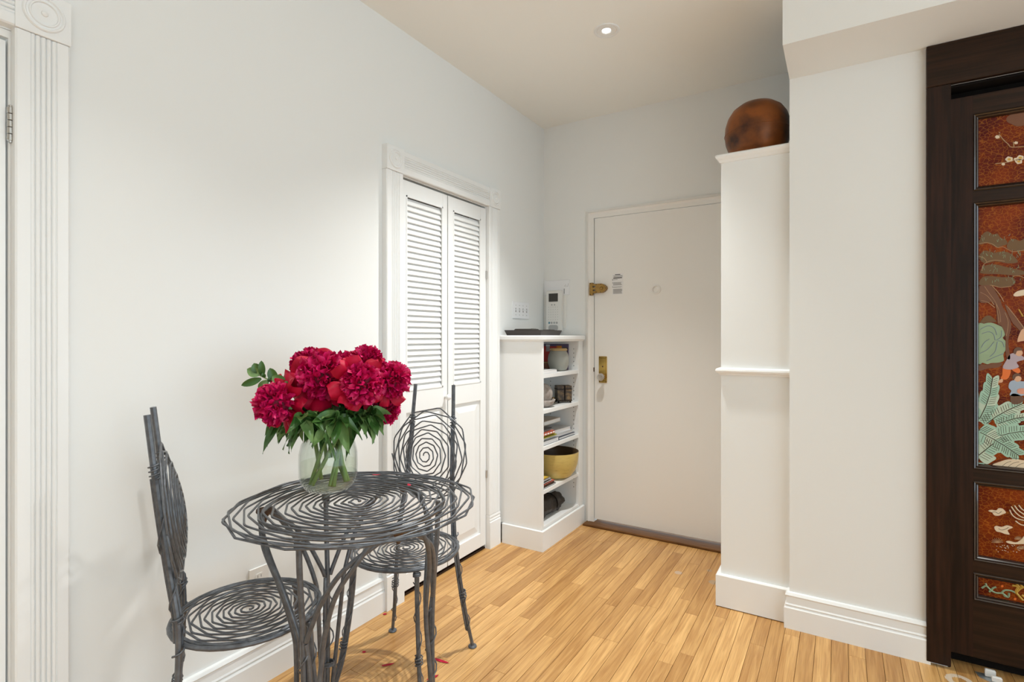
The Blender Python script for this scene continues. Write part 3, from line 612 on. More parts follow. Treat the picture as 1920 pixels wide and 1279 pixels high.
# floor guide under the dark door
gd = thing('door_guide', 'small metal floor guide with two white nylon blocks under dark door', 'door guide', (.462, 2.588, 0))
gd.scale = (.8, .8, .8)
MB().prism([(-.045, .03), (-.035, -.012), (-.01, -.03), (.02, -.034), (.045, -.026), (.05, -.01), (.045, .03)], lambda u, v, k: (u, v, (0, .003)[k])).build('plate', 'zinc', gd)
MB().box((-.012, .004, .003), (.026, .02, .036), .003).build('nylon_block', 'white_nylon', gd); MB().box((.006, -.03, .003), (.042, -.014, .026), .003).build('nylon_block', 'white_nylon', gd)

# ------------------------------------------------------------------ ceiling downlights
for i, (sx, sy) in enumerate(SPOTS):
    vis = i == 0
    dl = thing('downlight', 'small round white recessed downlight before the entry door' if vis else 'small round white recessed downlight over the living area', 'downlight', (sx, sy, ZC), group='recessed ceiling downlights')
    MB().lathe([(.024, .0), (.024, -.003), (.044, -.0045), (.046, -.002), (.048, -.002), (.050, -.005), (.060, -.005), (.0625, -.001), (.0625, 0)], 40).build('trim_ring', 'paint', dl, smooth='auto')
    MB().lathe([(.0, -.0006), (.021, -.0006), (.021, -.0002)], 24, caps=False).build('lens', 'lens', dl)
    sp = bpy.data.lights.new('downlight_lamp', 'SPOT'); sp.energy = SPOT_W * SPOT_GAIN[i]; sp.color = (0.965, 0.98, 0.965); sp.spot_size = math.radians(SPOT_CONE[i]); sp.spot_blend = 1.0; sp.shadow_soft_size = 0.028
    so = bpy.data.objects.new('downlight_lamp', sp); C.objects.link(so); so.parent = dl; so.location = (0, 0, -.012)
    if vis: so.rotation_euler = Vector((-.20, -.55, -2.7)).to_track_quat('-Z', 'Y').to_euler()   # its gimbal is turned toward the table

# ------------------------------------------------------------------ wrought iron table and chairs
def rod_spiral(R, turns, per, r_in=.012, squash=1.0, jit=.0, seed=0):
    rnd = random.Random(seed); pts = []; n = int(turns * per)
    for i in range(n + 1):
        a = 2 * pi * i / per; t = min(1, i / (n - per)); r = r_in + (R - r_in) * t ** .95
        r *= 1 + rnd.uniform(-jit, jit)
        pts.append(Vector((r * math.cos(a), r * math.sin(a) * squash, 0)))
    out = [pts[0]]
    for i in range(1, len(pts) - 1):   # short rounded bends at each kink
        p, q, s = pts[i - 1], pts[i], pts[i + 1]
        out += [q.lerp(p, .10), q * 1.0 + ((p + s) * .5 - q) * .05, q.lerp(s, .10)]
    out.append(pts[-1]); return out
def coil(m, path, r, turns, wire=.0022, phase=0): m.tube(helix(path, r, turns, 9, phase), wire, 5)

TZ = .757
TC = Vector((-1.250, 1.127, 0))
tb = thing('bistro_table', 'round grey wrought iron bistro table with a spiral rod top', 'table', TC)
TR = .359
top = MB(); top.tube([Vector((p.x, p.y, TZ + .0035 * math.sin(3 * math.atan2(p.y, p.x)))) for p in rod_spiral(TR, 19, 11.46, .008, 1, .010, 3)], .0032, 6)
top.tube([Vector((TR * .995 * math.cos(a), TR * .995 * math.sin(a), TZ - .006)) for a in [2 * pi * (i + .5) / 13 for i in range(13)]], .0034, 6, closed=True)
top.build('table_top', 'iron', tb, smooth=True)
ring = MB(); ring.tube([(.262 * math.cos(a), .262 * math.sin(a), TZ - .0095) for a in [2 * pi * i / 40 for i in range(40)]], .0052, 8, closed=True); ring.build('support_ring', 'iron', tb, smooth=True)
A0 = math.radians(-78)
def pol(r, a, z): return Vector((r * math.cos(a), r * math.sin(a), z))
def wrap(parent, path, r, turns, wire=.0022, phase=0):
    MB().tube(helix(path, r, turns, 9, phase), wire, 5).build('wire_wrap', 'iron', parent, smooth=True)
for k in range(3):
    a = A0 + k * 2 * pi / 3
    leg = MB(); foot = pol(.235, a, .004); path = smooth_path([pol(.245, a, TZ - .012), pol(.242, a, .64), pol(.228, a, .42), pol(.228, a, .2), foot], 6)
    leg.tube(path, .0080, 8)
    off = pol(.013, a + pi / 2, 0); leg.tube(smooth_path([pol(.228, a, .45) + off * .6, pol(.219, a, .36) + off, pol(.22, a, .2) + off, foot + off * .8], 6), .0066, 7)
    leg.lathe([(.02, 0), (.02, .004), (.012, .008), (0, .008)], 16, (foot.x, foot.y, 0)); lo = leg.build('leg', 'iron', tb, smooth='auto')
    wrap(lo, [pol(.245, a, TZ - .03), pol(.244, a, TZ - .055)], .0115, 4, .0028); wrap(lo, [pol(.225, a, .42), pol(.222, a, .15)], (.014, .02), 2.5, .0024, k); wrap(lo, [pol(.222, a, .17), pol(.222, a, .155)], .018, 3, .0026)
    for s in (-1, 1):
        e = a + s * pi / 3
        br_ = MB(); br_.tube(smooth_path([pol(.262, e - s * .10, TZ - .016), pol(.262, e - s * .24, TZ - .028), pol(.257, e - s * .42, TZ - .085), pol(.234, a + s * .40, .58), pol(.214, a + s * .235, .46), pol(.212, a + s * .19, .38), pol(.224, a + s * .12, .2), pol(.235, a + s * .045, .006)], 6), .0070, 8)
        bo = br_.build('leg_bow', 'iron', tb, smooth=True)
        ar = MB(); ar.tube(smooth_path([pol(.262, e - s * .05, TZ - .018), pol(.260, e - s * .25, TZ - .045), pol(.250, a + s * .50, .655), pol(.238, a + s * .27, .575), pol(.230, a + s * .09, .485), pol(.229, a + s * .04, .455)], 6), .0070, 8)
        ar.build('leg_arch', 'iron', tb, smooth=True)
    fn = MB(); e = a + pi / 3; p = pol(.262, e, TZ - .02); fn.lathe([(.022, .012), (.023, .004), (.015, -.004), (.010, -.012), (.005, -.030), (0, -.032)], 14, p); fn.build('finial', 'rust', tb, smooth='auto')

def make_chair(label, loc, rz):
    t = thing('bistro_chair', label, 'chair', loc, rz, 'wrought iron bistro chairs')
    SZ, R = .455, .197
    m = MB(); m.tube([(R * math.cos(a), R * math.sin(a), SZ) for a in [2 * pi * i / 36 for i in range(36)]], .0068, 8, closed=True)
    m.tube([(R * .955 * math.cos(a), R * .955 * math.sin(a), SZ + .003) for a in [2 * pi * i / 15 for i in range(15)]], .0035, 6, closed=True); m.build('seat_ring', 'iron', t, smooth=True)
    m = MB(); m.tube([Vector((p.x, p.y, SZ + .004)) for p in rod_spiral(R * .97, 13, 9.47, .008, 1, .014, 5)], .0031, 6); m.build('seat_spiral', 'iron', t, smooth=True)
    for s in (-1, 1):
        P = smooth_path([(s * .128, -.170, .415), (s * .122, -.172, .52), (s * .108, -.190, .64), (s * .098, -.214, .82), (s * .088, -.240, 1.055)], 7)
        m = MB(); n = len(P); m.tube(P, [.0076 + .0006 * (i / n) for i in range(n)], 8)
        Q = [p + Vector((s * -.008 * math.cos(i * .05), .007, 0)) for i, p in enumerate(P)][:-5]; m.tube(Q, .0046, 7)
        Q = [p + Vector((s * -.004, -.0085, 0)) for p in P][4:-5]; m.tube(Q, .0042, 7)
        po = m.build('back_post', 'iron', t, smooth='auto')
        wrap(po, [P[-6], P[-5]], .0118, 3.4, .0024); wrap(po, P[5:-6], (.013, .015), 2.2, .0022, s); wrap(po, P[7:9], .0145, 1.6, .0026); wrap(po, P[1:5], .014, 1.3, .0028, 2)
        L = smooth_path([(s * .128, -.170, .455), (s * .145, -.176, .30), (s * .166, -.198, .12), (s * .184, -.214, .008)], 6)
        m = MB(); m.tube(L, .0070, 8); m.tube([p + Vector((s * -.008, .006, 0)) for p in L[:-4]], .0048, 7); m.lathe([(.016, 0), (.018, .003), (.016, .007), (.008, .010), (0, .010)], 16, (s * .184, -.214, 0)); lo = m.build('leg', 'iron', t, smooth='auto')
        wrap(lo, [L[8], L[9]], .0135, 3, .0024); wrap(lo, L[3:16], (.0125, .011), 3.4, .002, s)
        L = smooth_path([(s * .128, .148, .449), (s * .136, .158, .30), (s * .155, .180, .12), (s * .178, .205, .008)], 6)
        m = MB(); m.tube(L, [.0088 - .0018 * i / len(L) for i in range(len(L))], 8); m.tube([p + Vector((s * -.007, -.007, 0)) for p in L[:-2]], .0050, 7); m.lathe([(.016, 0), (.018, .003), (.016, .007), (.008, .010), (0, .010)], 16, (s * .178, .205, 0)); lo = m.build('leg', 'iron', t, smooth='auto')
        wrap(lo, [L[0] + Vector((0, 0, -.006)), L[1]], .0125, 3, .0024); wrap(lo, [L[10], L[11]], .013, 3, .0024); wrap(lo, L[2:17], (.013, .011), 3.2, .002, s + 1)
    # spiral back, bowed a little forward in the middle
    m = MB(); cz, hz = .772, .190; pts = []
    for p in rod_spiral(.176, 11, 8.46, .009, 1, .022, 9):
        rr = p.length / .176; zz = cz + p.y * hz / .176
        yb_ = -.190 - (zz - .64) * .125 + .013
        pts.append(Vector((p.x, yb_ + .034 * (1 - rr * rr), zz)))
    m.tube(pts, .0028, 6); m.build('back_spiral', 'iron', t, smooth=True)
    return t
f1 = Vector((.478, .879)); f2 = Vector((.23, -.97))
def face(f): return math.atan2(-f.x, f.y)
ch1 = make_chair('wrought iron bistro chair pushed under the table by the wall outlet', (-1.479, .925, 0), face(f1))
ch2 = make_chair('wrought iron bistro chair with its back to the louvred closet', (-1.400, 1.502, 0), face(f2))

# ------------------------------------------------------------------ vase and peonies
VS = .957
VC = Vector((-1.401, 1.147, TZ + .0078))
vz = thing('glass_vase', 'clear rounded glass jar vase half filled with water on the table', 'vase', VC)
outer = [(0, 0), (.05, 0), (.070, .005), (.086, .024), (.0935, .05), (.0945, .09), (.0935, .125), (.087, .155), (.074, .178), (.064, .190), (.062, .204), (.067, .212)]
inner = [(.063, .212), (.0585, .204), (.0605, .190), (.0705, .177), (.0835, .154), (.0900, .125), (.091, .09), (.0900, .052), (.083, .028), (.068, .011), (.05, .008), (0, .008)]
MB().lathe([(r_ * VS, z_ * VS) for r_, z_ in outer + inner], 40, caps=False).build('jar', 'glass', vz, smooth=True)
MB().lathe([(r_ * VS, z_ * VS) for r_, z_ in [(0, .0095), (.05, .0095), (.067, .0125), (.082, .029), (.089, .053), (.0899, .09), (.0897, .0955), (0, .0955)]], 40, caps=False).build('water', 'water', vz, smooth='auto')
def petal_patch(m, M, ln, wd, cup, curl, ruff, nu=6, nv=6, rnd=random, notch=0):
    ph = rnd.uniform(0, 6); sd = rnd.uniform(-.25, .25)
    def fn(u, v):
        a = (v - .5) * 2; prof = math.sin(pi * min(.98, .12 + u * .80)) ** .6 if u < .99 else .55
        x_ = a * wd * .5 * prof * (.45 + .75 * u)
        edge = 1 - (.12 + notch * (math.cos(a * 7 + ph) * .5)) * a * a * u
        y_ = ln * u * edge
        z_ = cup * (a * a * .8 - .1) * wd * (.4 + .6 * u) + curl * ln * (u * u) + ruff * math.sin(a * 5 + ph + u * 3) * u * u + sd * a * wd * .2
        return M @ Vector((x_, y_, z_))
    m.grid(fn, nu, nv)
def basis(d, roll=0):
    z = d.normalized(); n, b = frame(z); M = Matrix((n, b, z)).transposed().to_4x4(); return M @ Matrix.Rotation(roll, 4, 'Z')
LEAVES = 0
def lance(m, base, dr, ln, wd, droop, rnd, fold=.25):
    d = dr.normalized(); side = d.cross(Vector((0, 0, 1)));
    if side.length < .05: side = Vector((1, 0, 0))
    side = side.normalized(); ra = rnd.uniform(-.9, .9); up = side.cross(d).normalized(); side, up = side * math.cos(ra) + up * math.sin(ra), up * math.cos(ra) - side * math.sin(ra)
    def fn(u, v):
        a = (v - .5) * 2; p = math.sin(pi * min(1, .06 + u * .94)) ** .7 * (1.2 - .45 * u)
        pos = base + d * ln * u + Vector((0, 0, -1)) * droop * ln * u * u
        return pos + side * a * wd * .5 * p + up * (abs(a) * fold * wd * p + .004 * math.sin(u * 9 + a))
    m.grid(fn, 7, 4)
SLOT = {}
def sheaf(key):
    i = SLOT[key]; a = 2 * pi * i / len(SLOT) + SLOT0; tw = 1.5
    def q(r, an, z): return VC + Vector((r * math.cos(an), r * math.sin(an), z))
    if key[0] != 'p':      # short inner stems that end above the water
        return [q(.010, a, .104), q(.014, a, .14), q(.030, a, .182), q(.041, a, .206), q(.050, a, .232)]
    tw += .35 * math.sin(i * 2.1)
    f_, n_ = q(.058 + .004 * math.sin(i * 3.3), a - tw, .024), q(.043, a, .176)
    return [f_, f_.lerp(n_, .33), f_.lerp(n_, .66), n_, q(.0435, a, .206), q(.050, a, .232)]
BLOOMS = []
def clear_leaf(m, own=None):   # keep leaves out of the blooms, the glass and the wall
    for v in m.v:
        p = Vector(v)
        if p.x < XL + .012: return False
        q = p - VC; rr = math.hypot(q.x, q.y)
        if q.z < .215 and rr < .098: return False
        for (bc, br) in BLOOMS:
            if (p - bc).length < br * 1.06: return False
    return True
def peony(idx, px, py, d, R, facing, label, nleaf=9):
    rnd = random.Random(100 + idx); d *= VS; R *= VS * 1.03; c = ond(px, py, d)
    fd = Vector(facing).normalized()
    rt = thing('peony', label, 'flower', VC, group='crimson peonies in the jar')
    base = c - fd * R * .55
    sp_ = smooth_path(sheaf('p%d' % idx) + [base], 6)
    m = MB(); m.tube(sp_, [.0066 if i_ < 20 else .0052 for i_ in range(len(sp_))], 7); m.build('stem', 'stem', rt, smooth=True, world=True)
    core = MB(); M = Matrix.Translation(c) @ basis(fd)
    prof = [(0, -.5), (.3, -.46), (.52, -.25), (.6, 0), (.52, .28), (.3, .5), (0, .58)]
    n = 12
    for (r, z) in prof:
        for j in range(n): core.v.append(tuple(M @ Vector((r * R * math.cos(2 * pi * j / n), r * R * math.sin(2 * pi * j / n), z * R))))
    for i in range(len(prof) - 1):
        for j in range(n): core.f.append((i * n + j, i * n + (j + 1) % n, (i + 1) * n + (j + 1) % n, (i + 1) * n + j))
    core.build('bloom_core', 'petal_core', rt, smooth=True, world=True)
    # ruffled inner petals, too small to pick apart
    m = MB(); N = 190
    for i in range(N):
        t = (i + .5) / N; zc = 1 - t * 1.25; rr = math.sqrt(max(0, 1 - zc * zc)); a = i * 2.39996 + rnd.uniform(-.2, .2)
        dv = Vector((rr * math.cos(a), rr * math.sin(a), zc)); dv = (dv + Vector((rnd.uniform(-.3, .3), rnd.uniform(-.3, .3), rnd.uniform(-.2, .2)))).normalized()
        root = dv * R * .46
        Mp = M @ Matrix.Translation(root) @ basis(dv, rnd.uniform(0, 6.28)) @ Matrix.Rotation(pi / 2, 4, 'X')
        petal_patch(m, Mp, R * rnd.uniform(.34, .52), R * rnd.uniform(.22, .4), rnd.uniform(.1, .9), rnd.uniform(-.5, .5), R * .05, 3, 3, rnd, .35)
    o = m.build('ruffled_petals', 'petal_inner', rt, smooth=True, world=True, fix=False); o['kind'] = 'stuff'
    ng = 8
    for i in range(ng):
        a = 2 * pi * i / ng + rnd.uniform(-.25, .25); tilt = rnd.uniform(.15, .75) if i % 2 else rnd.uniform(-.25, .3)
        out = Vector((math.cos(a), math.sin(a), 0)); dirp = (out * math.cos(tilt) + Vector((0, 0, 1)) * math.sin(tilt)).normalized(); tang = Vector((-math.sin(a), math.cos(a), 0)); nz = tang.cross(dirp) * -1
        nz = dirp.cross(tang) * -1
        B = Matrix((tang, dirp, nz)).transposed().to_4x4()
        Mp = M @ Matrix.Translation(out * R * .38 + Vector((0, 0, -R * .36))) @ B
        m = MB(); petal_patch(m, Mp, R * rnd.uniform(.72, .95), R * rnd.uniform(.75, 1.0), .45, rnd.uniform(-.1, .22), R * .035, 7, 7, rnd)
        m.build('guard_petal', 'petal', rt, smooth=True, world=True, fix=False)
    k = len(sp_)
    for i in range(nleaf):
        for tr in range(40):
            j = rnd.randint(31, k - 2) if k > 34 else k - 2; b = sp_[j]; o_ = Vector((b.x - VC.x, b.y - VC.y, 0)); a = rnd.uniform(0, 6.28)
            dr = Vector((math.cos(a), math.sin(a), rnd.uniform(-.5, .7))) + (o_.normalized() * .45 if o_.length > .02 else Vector((0, 0, 0)))
            m = MB(); lance(m, b, dr, rnd.uniform(.055, .095), rnd.uniform(.032, .048), rnd.uniform(-.1, .5), rnd)
            if clear_leaf(m): m.build('leaf', rnd.choice(('leaf', 'leaf', 'leaf', 'leaf_pale')), rt, smooth=True, world=True, fix=False); break
tocam = Vector((-VC.x, -VC.y, 0)).normalized(); rt_ = Vector((CS, SN, 0))
def fc(r, u, f): return rt_ * r + Vector((0, 0, 1)) * u + tocam * f
PE = [(583, 689, 1.866, .076, fc(-.3, .9, .2), 'tall crimson peony behind the biggest bloom, nearest the bare wall'),
      (607, 706, 1.703, .086, fc(-.1, .35, 1), 'biggest crimson peony at the middle front of the bouquet'),
      (518, 757, 1.66, .071, fc(-.7, .0, .8), 'low drooping crimson peony under the round leaved sprig'),
      (679, 720, 1.647, .071, fc(.45, .1, .9), 'bright crimson peony with pale pink tips facing the entry door'),
      (687, 679, 1.86, .064, fc(.3, 1, .0), 'upright crimson peony standing highest above the jar on the closet side'),
      (733, 713, 1.768, .070, fc(.75, .35, .45), 'crimson peony leaning out toward the chair by the closet'),
      (722, 767, 1.822, .056, fc(.9, -.3, .3), 'small crimson peony hanging low over the table edge'),
      (648, 684, 1.944, .054, fc(.0, .7, .1), 'half hidden crimson peony at the back of the bouquet')]
SPA = (-2.6, -1.9, -1.2, -.5, .3)
az = [('p%d' % i, math.atan2(ond(p[0], p[1], p[2] * VS).y - VC.y, ond(p[0], p[1], p[2] * VS).x - VC.x)) for i, p in enumerate(PE)] + [('f%d' % i, a_) for i, a_ in enumerate(SPA)]
lp = ond(575, 765, 1.72 * VS); az.append(('l', math.atan2(lp.y - VC.y, lp.x - VC.x)))
az.sort(key=lambda t_: t_[1])
for i, (k_, a_) in enumerate(az): SLOT[k_] = i
SLOT0 = math.atan2(sum(math.sin(a_ - 2 * pi * i / len(az)) for i, (k_, a_) in enumerate(az)), sum(math.cos(a_ - 2 * pi * i / len(az)) for i, (k_, a_) in enumerate(az)))
BLOOMS += [(ond(p[0], p[1], p[2] * VS), p[3] * VS * 1.03) for p in PE]
for i, (a, b, d, R, f, lab) in enumerate(PE): peony(i, a, b, d, R, f, lab, 18)
# leafy filler stems round the neck of the jar
for i in range(5):
    rnd = random.Random(500 + i); a0 = (-2.6, -1.9, -1.2, -.5, .3)[i]; labs = ('dark leafy sprig drooping over the jar toward the bare wall', 'dark leafy sprig hanging down the front of the jar', 'dark leafy sprig spreading from the jar toward the room', 'dark leafy sprig spreading from the jar toward the entry', 'dark leafy sprig spreading from the jar toward the closet')
    rt = thing('foliage_sprig', labs[i], 'foliage', VC, group='leafy sprigs in the jar')
    od = Vector((math.cos(a0), math.sin(a0), 0)); ex = next((e_ for e_ in (.15, .135, .12, .105, .09, .075) if all((VC + od * e_ + Vector((0, 0, .25)) - bc).length > br * 1.08 for bc, br in BLOOMS)), .068)
    P = smooth_path(sheaf('f%d' % i) + [VC + od * (ex * .62 + .012) + Vector((0, 0, .248)), VC + od * ex + Vector((0, 0, .25))], 6)
    MB().tube(P, .004, 6).build('stem', 'stem', rt, smooth=True, world=True)
    for j in range(30):
        for tr in range(40):
            b = P[rnd.randint(25, len(P) - 1)]; a = a0 + rnd.uniform(-2.0, 2.0); m = MB(); dr = Vector((math.cos(a), math.sin(a), rnd.uniform(-.9, .7))); ln = rnd.uniform(.055, .1)
            lance(m, b, dr, ln, rnd.uniform(.030, .044), rnd.uniform(.2, .9), rnd)
            if clear_leaf(m): m.build('leaf', rnd.choice(('leaf', 'leaf', 'leaf_pale')), rt, smooth=True, world=True, fix=False); break
# round leaved sprig at the left
rt = thing('leafy_sprig', 'pale round leaved sprig reaching out above the low drooping peony', 'foliage', VC)
P = smooth_path(sheaf('l') + [ond(575, 765, 1.72 * VS), ond(520, 722, 1.70 * VS), ond(487, 704, 1.70 * VS)], 6)
MB().tube(P, [.0042 - .0024 * i / len(P) for i in range(len(P))], 6).build('stem', 'stem', rt, smooth=True, world=True)
for (b, tpx, wd, mt) in (((487, 703), (463, 692), .028, 'leaf_pale'), ((485, 700), (476, 681), .026, 'leaf'), ((492, 706), (490, 676), .019, 'leaf'), ((490, 710), (452, 723), .021, 'leaf'), ((503, 714), (484, 729), .022, 'leaf_pale'),
                        ((516, 716), (506, 690), .026, 'leaf'), ((536, 722), (510, 705), .032, 'leaf_pale'), ((508, 716), (503, 708), .012, 'leaf'), ((538, 726), (536, 714), .014, 'leaf_pale'), ((497, 708), (492, 699), .011, 'leaf')):
    p0, p1 = ond(*b, 1.70 * VS), ond(*tpx, 1.69 * VS); dr = p1 - p0; ln = dr.length; side = dr.normalized().cross(tocam).normalized(); m = MB()
    m.grid(lambda u, v: p0 + dr * u + side * (v - .5) * wd * 1.1 * math.sin(pi * min(1, u * .96 + .04)) ** .65 + tocam * (.006 * math.sin(pi * u) - .22 * wd * (1 - abs(v - .5) * 2) * math.sin(pi * u)), 8, 4)
    m.build('leaf', mt, rt, smooth=True, world=True, fix=False)

# fallen petals
def fallen(p, ang, ln, wd, lab, grp):
    o = thing('fallen_petal', lab, 'petal', p, ang, grp)
    MB().grid(lambda u, v: ((u - .5) * ln, (v - .5) * wd * math.sin(pi * min(1, u + .06)) ** .6 if u < .95 else 0, .0012 + .004 * abs(u - .5) ** 1.5), 6, 2).build('petal_blade', 'petal', o, smooth=True, fix=False)
for (a, b, an, ln, lab) in ((828, 1240, .1, .075, 'longest crimson petal on the floor between the chair legs'), (728, 1247, .9, .05, 'crimson petal on the floor under the chair by the closet'), (812, 1271, 1.2, .05, 'crimson petal on the floor beside the front chair leg'),
                            (808, 1206, .8, .028, 'short crimson petal on the floor between rear chair feet'), (683, 1223, .6, .016, 'tiny crimson petal speck on the floor below the table'), (722, 1152, .9, .018, 'tiny crimson petal speck on the floor by the closet plinth')):
    fallen(onz(a, b, .0005), an, ln, .014, lab, 'fallen petals on the floor')
for (a, b, an, lab) in ((706, 891, .6, 'tiny crimson petal on the table rim beside the jar'), (767, 910, 2.5, 'tiny magenta petal on the table top away from the jar')):
    fallen(onz(a, b, TZ + .006), an, .03, .012, lab, 'fallen petals on the table')

# ------------------------------------------------------------------ bookcase
KX, KY0, KY1, KZ = -1.488, 2.745, 3.322, 1.264
bk = thing('bookcase', 'low white open bookcase built into the corner by the entry door', 'bookcase', (-1.64, 3.03, 0))
MB().box((XL + .001, KY0, .12), (KX, KY0 + .02, 1.236), .001).build('side_panel', 'paint', bk, world=True)
MB().box((XL + .001, 3.258, .12), (KX - .02, 3.276, 1.236)).build('side_panel', 'paint', bk, world=True)
MB().box((XL + .001, KY0 + .02, .12), (XL + .012, 3.258, 1.236)).build('back_panel', 'paint', bk, world=True)
MB().box((KX - .02, 3.256, .12), (KX, KY1, 1.236), .001).build('face_stile', 'paint', bk, world=True)
MB().box((XL + .001, KY0 + .02, .10), (KX - .004, 3.258, .138), .001).build('bottom_shelf', 'paint', bk, world=True)
tp = MB(); prof = [(0, 1.226), (.006, 1.228), (.012, 1.236), (.018, 1.24), (.018, 1.258), (.014, KZ), (-.05, KZ), (-.05, 1.236), (0, 1.234)]; n = len(prof)
for k in range(3):
    for (o, z) in prof: tp.v.append(((XL + .001, KY0 - o, z), (KX + o, KY0 - o, z), (KX + o, KY1, z))[k])
for k in range(2):
    for i in range(n): j = (i + 1) % n; tp.f.append((k * n + i, k * n + j, (k + 1) * n + j, (k + 1) * n + i))
tp.f += [tuple(reversed(range(n))), tuple(2 * n + i for i in range(n))]
tp.box((XL + .001, KY0 + .03, 1.2365), (KX - .03, KY1, KZ - .0003)); tp.build('top_board', 'paint', bk, world=True)
b0 = MB(); prof = [(0, 0), (.012, 0), (.012, .116), (.006, .119), (0, .12)]; n = len(prof)
for k in range(3):
    for (o, z) in prof: b0.v.append(((XL + .036, KY0 - o, z), (KX + o, KY0 - o, z), (KX + o, 3.325, z))[k])
for k in range(2):
    for i in range(n): j = (i + 1) % n; b0.f.append((k * n + i, k * n + j, (k + 1) * n + j, (k + 1) * n + i))
b0.f += [tuple(reversed(range(n))), tuple(2 * n + i for i in range(n))]
b0.build('base', 'paint', bk, world=True)
SH = [1.034, .823, .606, .349]
for z in SH: MB().box((XL + .012, KY0 + .021, z - .023), (KX - .003, 3.257, z), .001).build('shelf', 'paint', bk, world=True)
ph = MB()
for xx in (-1.525, -1.70):
    for i in range(34):
        z = .25 + i * .028
        if min(abs(z - s + .011) for s in SH) > .02: ph.box((xx - .002, 3.2572, z - .003), (xx + .002, 3.2582, z + .003))
o = ph.build('pin_holes', 'dark', bk, world=True); o['kind'] = 'stuff'
S1, S2, S3, S4, S5 = SH[0] + .0005, SH[1] + .0005, SH[2] + .0005, SH[3] + .0005, .1385
def book(name, label, cat, x0, x1, y0, y1, z, th, cover, pages='paper', rz=0, group=None, spine='x'):
    c = Vector(((x0 + x1) / 2, (y0 + y1) / 2, z)); o = thing(name, label, cat, c, rz, group); a, b = (x1 - x0) / 2, (y1 - y0) / 2; e = min(.0022, th * .2)
    m = MB().box((-a, -b, 0), (a, b, e)).box((-a, -b, th - e), (a, b, th))
    m.box((-a, -b, 0), (a, -b + .003, th)) if spine == 'y' else m.box((a - .003, -b, 0), (a, b, th))
    m.build('cover', cover, o); MB().box((-a + .003, -b + .004, e), (a - .004, b - .003, th - e)).build('pages', pages, o); return o
# top shelf
pic = thing('picture_book', 'red and violet picture book standing behind the frosted jar', 'book', (-1.668, 3.243, S1))
def tilt(m): m.v = [(x_, y_ + .04 * z_, z_) for x_, y_, z_ in m.v]; return m
tilt(MB().box((-.112, -.004, 0), (.108, .006, .172))).build('cover', 'book_purple', pic)
for (x0, x1, z0, z1, mt) in ((-.09, .03, .05, .156, 'book_red'), (.02, .06, .13, .160, 'book_orange'), (.064, .104, .02, .150, 'book_charcoal'), (-.108, .104, .004, .04, 'book_brown'), (-.06, -.03, .12, .168, 'book_silver'), (-.108, .104, .042, .047, 'book_yellow')):
    tilt(MB().box((x0, -.0052, z0), (x1, -.0038, z1))).build('cover_print', mt, pic)
jc = onx(1047, 694, -1.572); jr = thing('frosted_jar', 'round frosted glass jar with a brown rim on top shelf', 'jar', (-1.572, jc.y, S1))
MB().lathe([(0, 0), (.042, 0), (.056, .012), (.068, .045), (.070, .075), (.064, .105), (.053, .128), (.050, .134), (.047, .134), (.05, .126), (.060, .104), (.065, .075), (.063, .046), (.052, .016), (0, .008)], 30, caps=False).build('body', 'frosted', jr, smooth=True)
MB().lathe([(.046, .130), (.056, .131), (.058, .138), (.053, .146), (.046, .146), (.044, .138)], 30).build('rim', 'book_tan', jr, smooth='auto')
MB().lathe([(0, .012), (.03, .014), (.045, .04), (.046, .07), (.036, .095), (0, .1)], 20).build('inner_glass', 'book_charcoal', jr, smooth=True)
book('white_book', 'thin white book lying flat before the frosted jar', 'book', -1.60, -1.497, 2.77, 2.955, S1, .020, 'paper', rz=.02)
# second shelf
sb_ = thing('stone_bowl', 'rough grey stone bowl holding a round stone', 'bowl', (-1.575, 2.905, S2))
MB().lathe([(0, 0), (.045, 0), (.068, .018), (.084, .045), (.078, .046), (.06, .024), (.04, .012), (0, .010)], 26, caps=False).build('bowl_body', 'stone', sb_, smooth=True)
sph = MB().lathe([(.066 * math.sin(pi * i / 14), -.066 * math.cos(pi * i / 14)) for i in range(15)], 26, (0, 0, .066), caps=False).build('stone_ball', 'stone', smooth=True); sph.location = (-1.575, 2.905, S2 + .0135); tag(sph, 'round weathered stone ball resting in the grey bowl', 'ornament')
bp = onx(1056, 752, -1.56); bx_ = thing('wooden_casket', 'small dark panelled casket on little feet beside the stone bowl', 'box', (-1.56, bp.y, S2), .75)
MB().box((-.048, -.036, .010), (.048, .036, .112), .002).build('body', 'old_box', bx_)
MB().box((-.050, -.038, .088), (.050, .038, .092)).box((-.050, -.038, .014), (.050, .038, .019)).box((-.004, -.0385, .014), (.004, .0385, .112)).build('banding', 'dark', bx_)
for (a, b) in ((-.04, -.03), (.04, -.03), (-.04, .03), (.04, .03)): MB().lathe([(0, 0), (.006, .002), (.007, .006), (.005, .0105)], 10, (a, b, 0)).build('foot', 'dark', bx_)
cnd = thing('brass_trinket', 'small brass trinket between stone bowl and casket', 'ornament', (-1.61, onx(1037, 750, -1.61).y, S2))
MB().lathe([(0, 0), (.012, 0), (.013, .004), (.006, .008), (.005, .02), (.011, .026), (.010, .034), (0, .036)], 14).build('body', 'old_brass', cnd, smooth='auto')
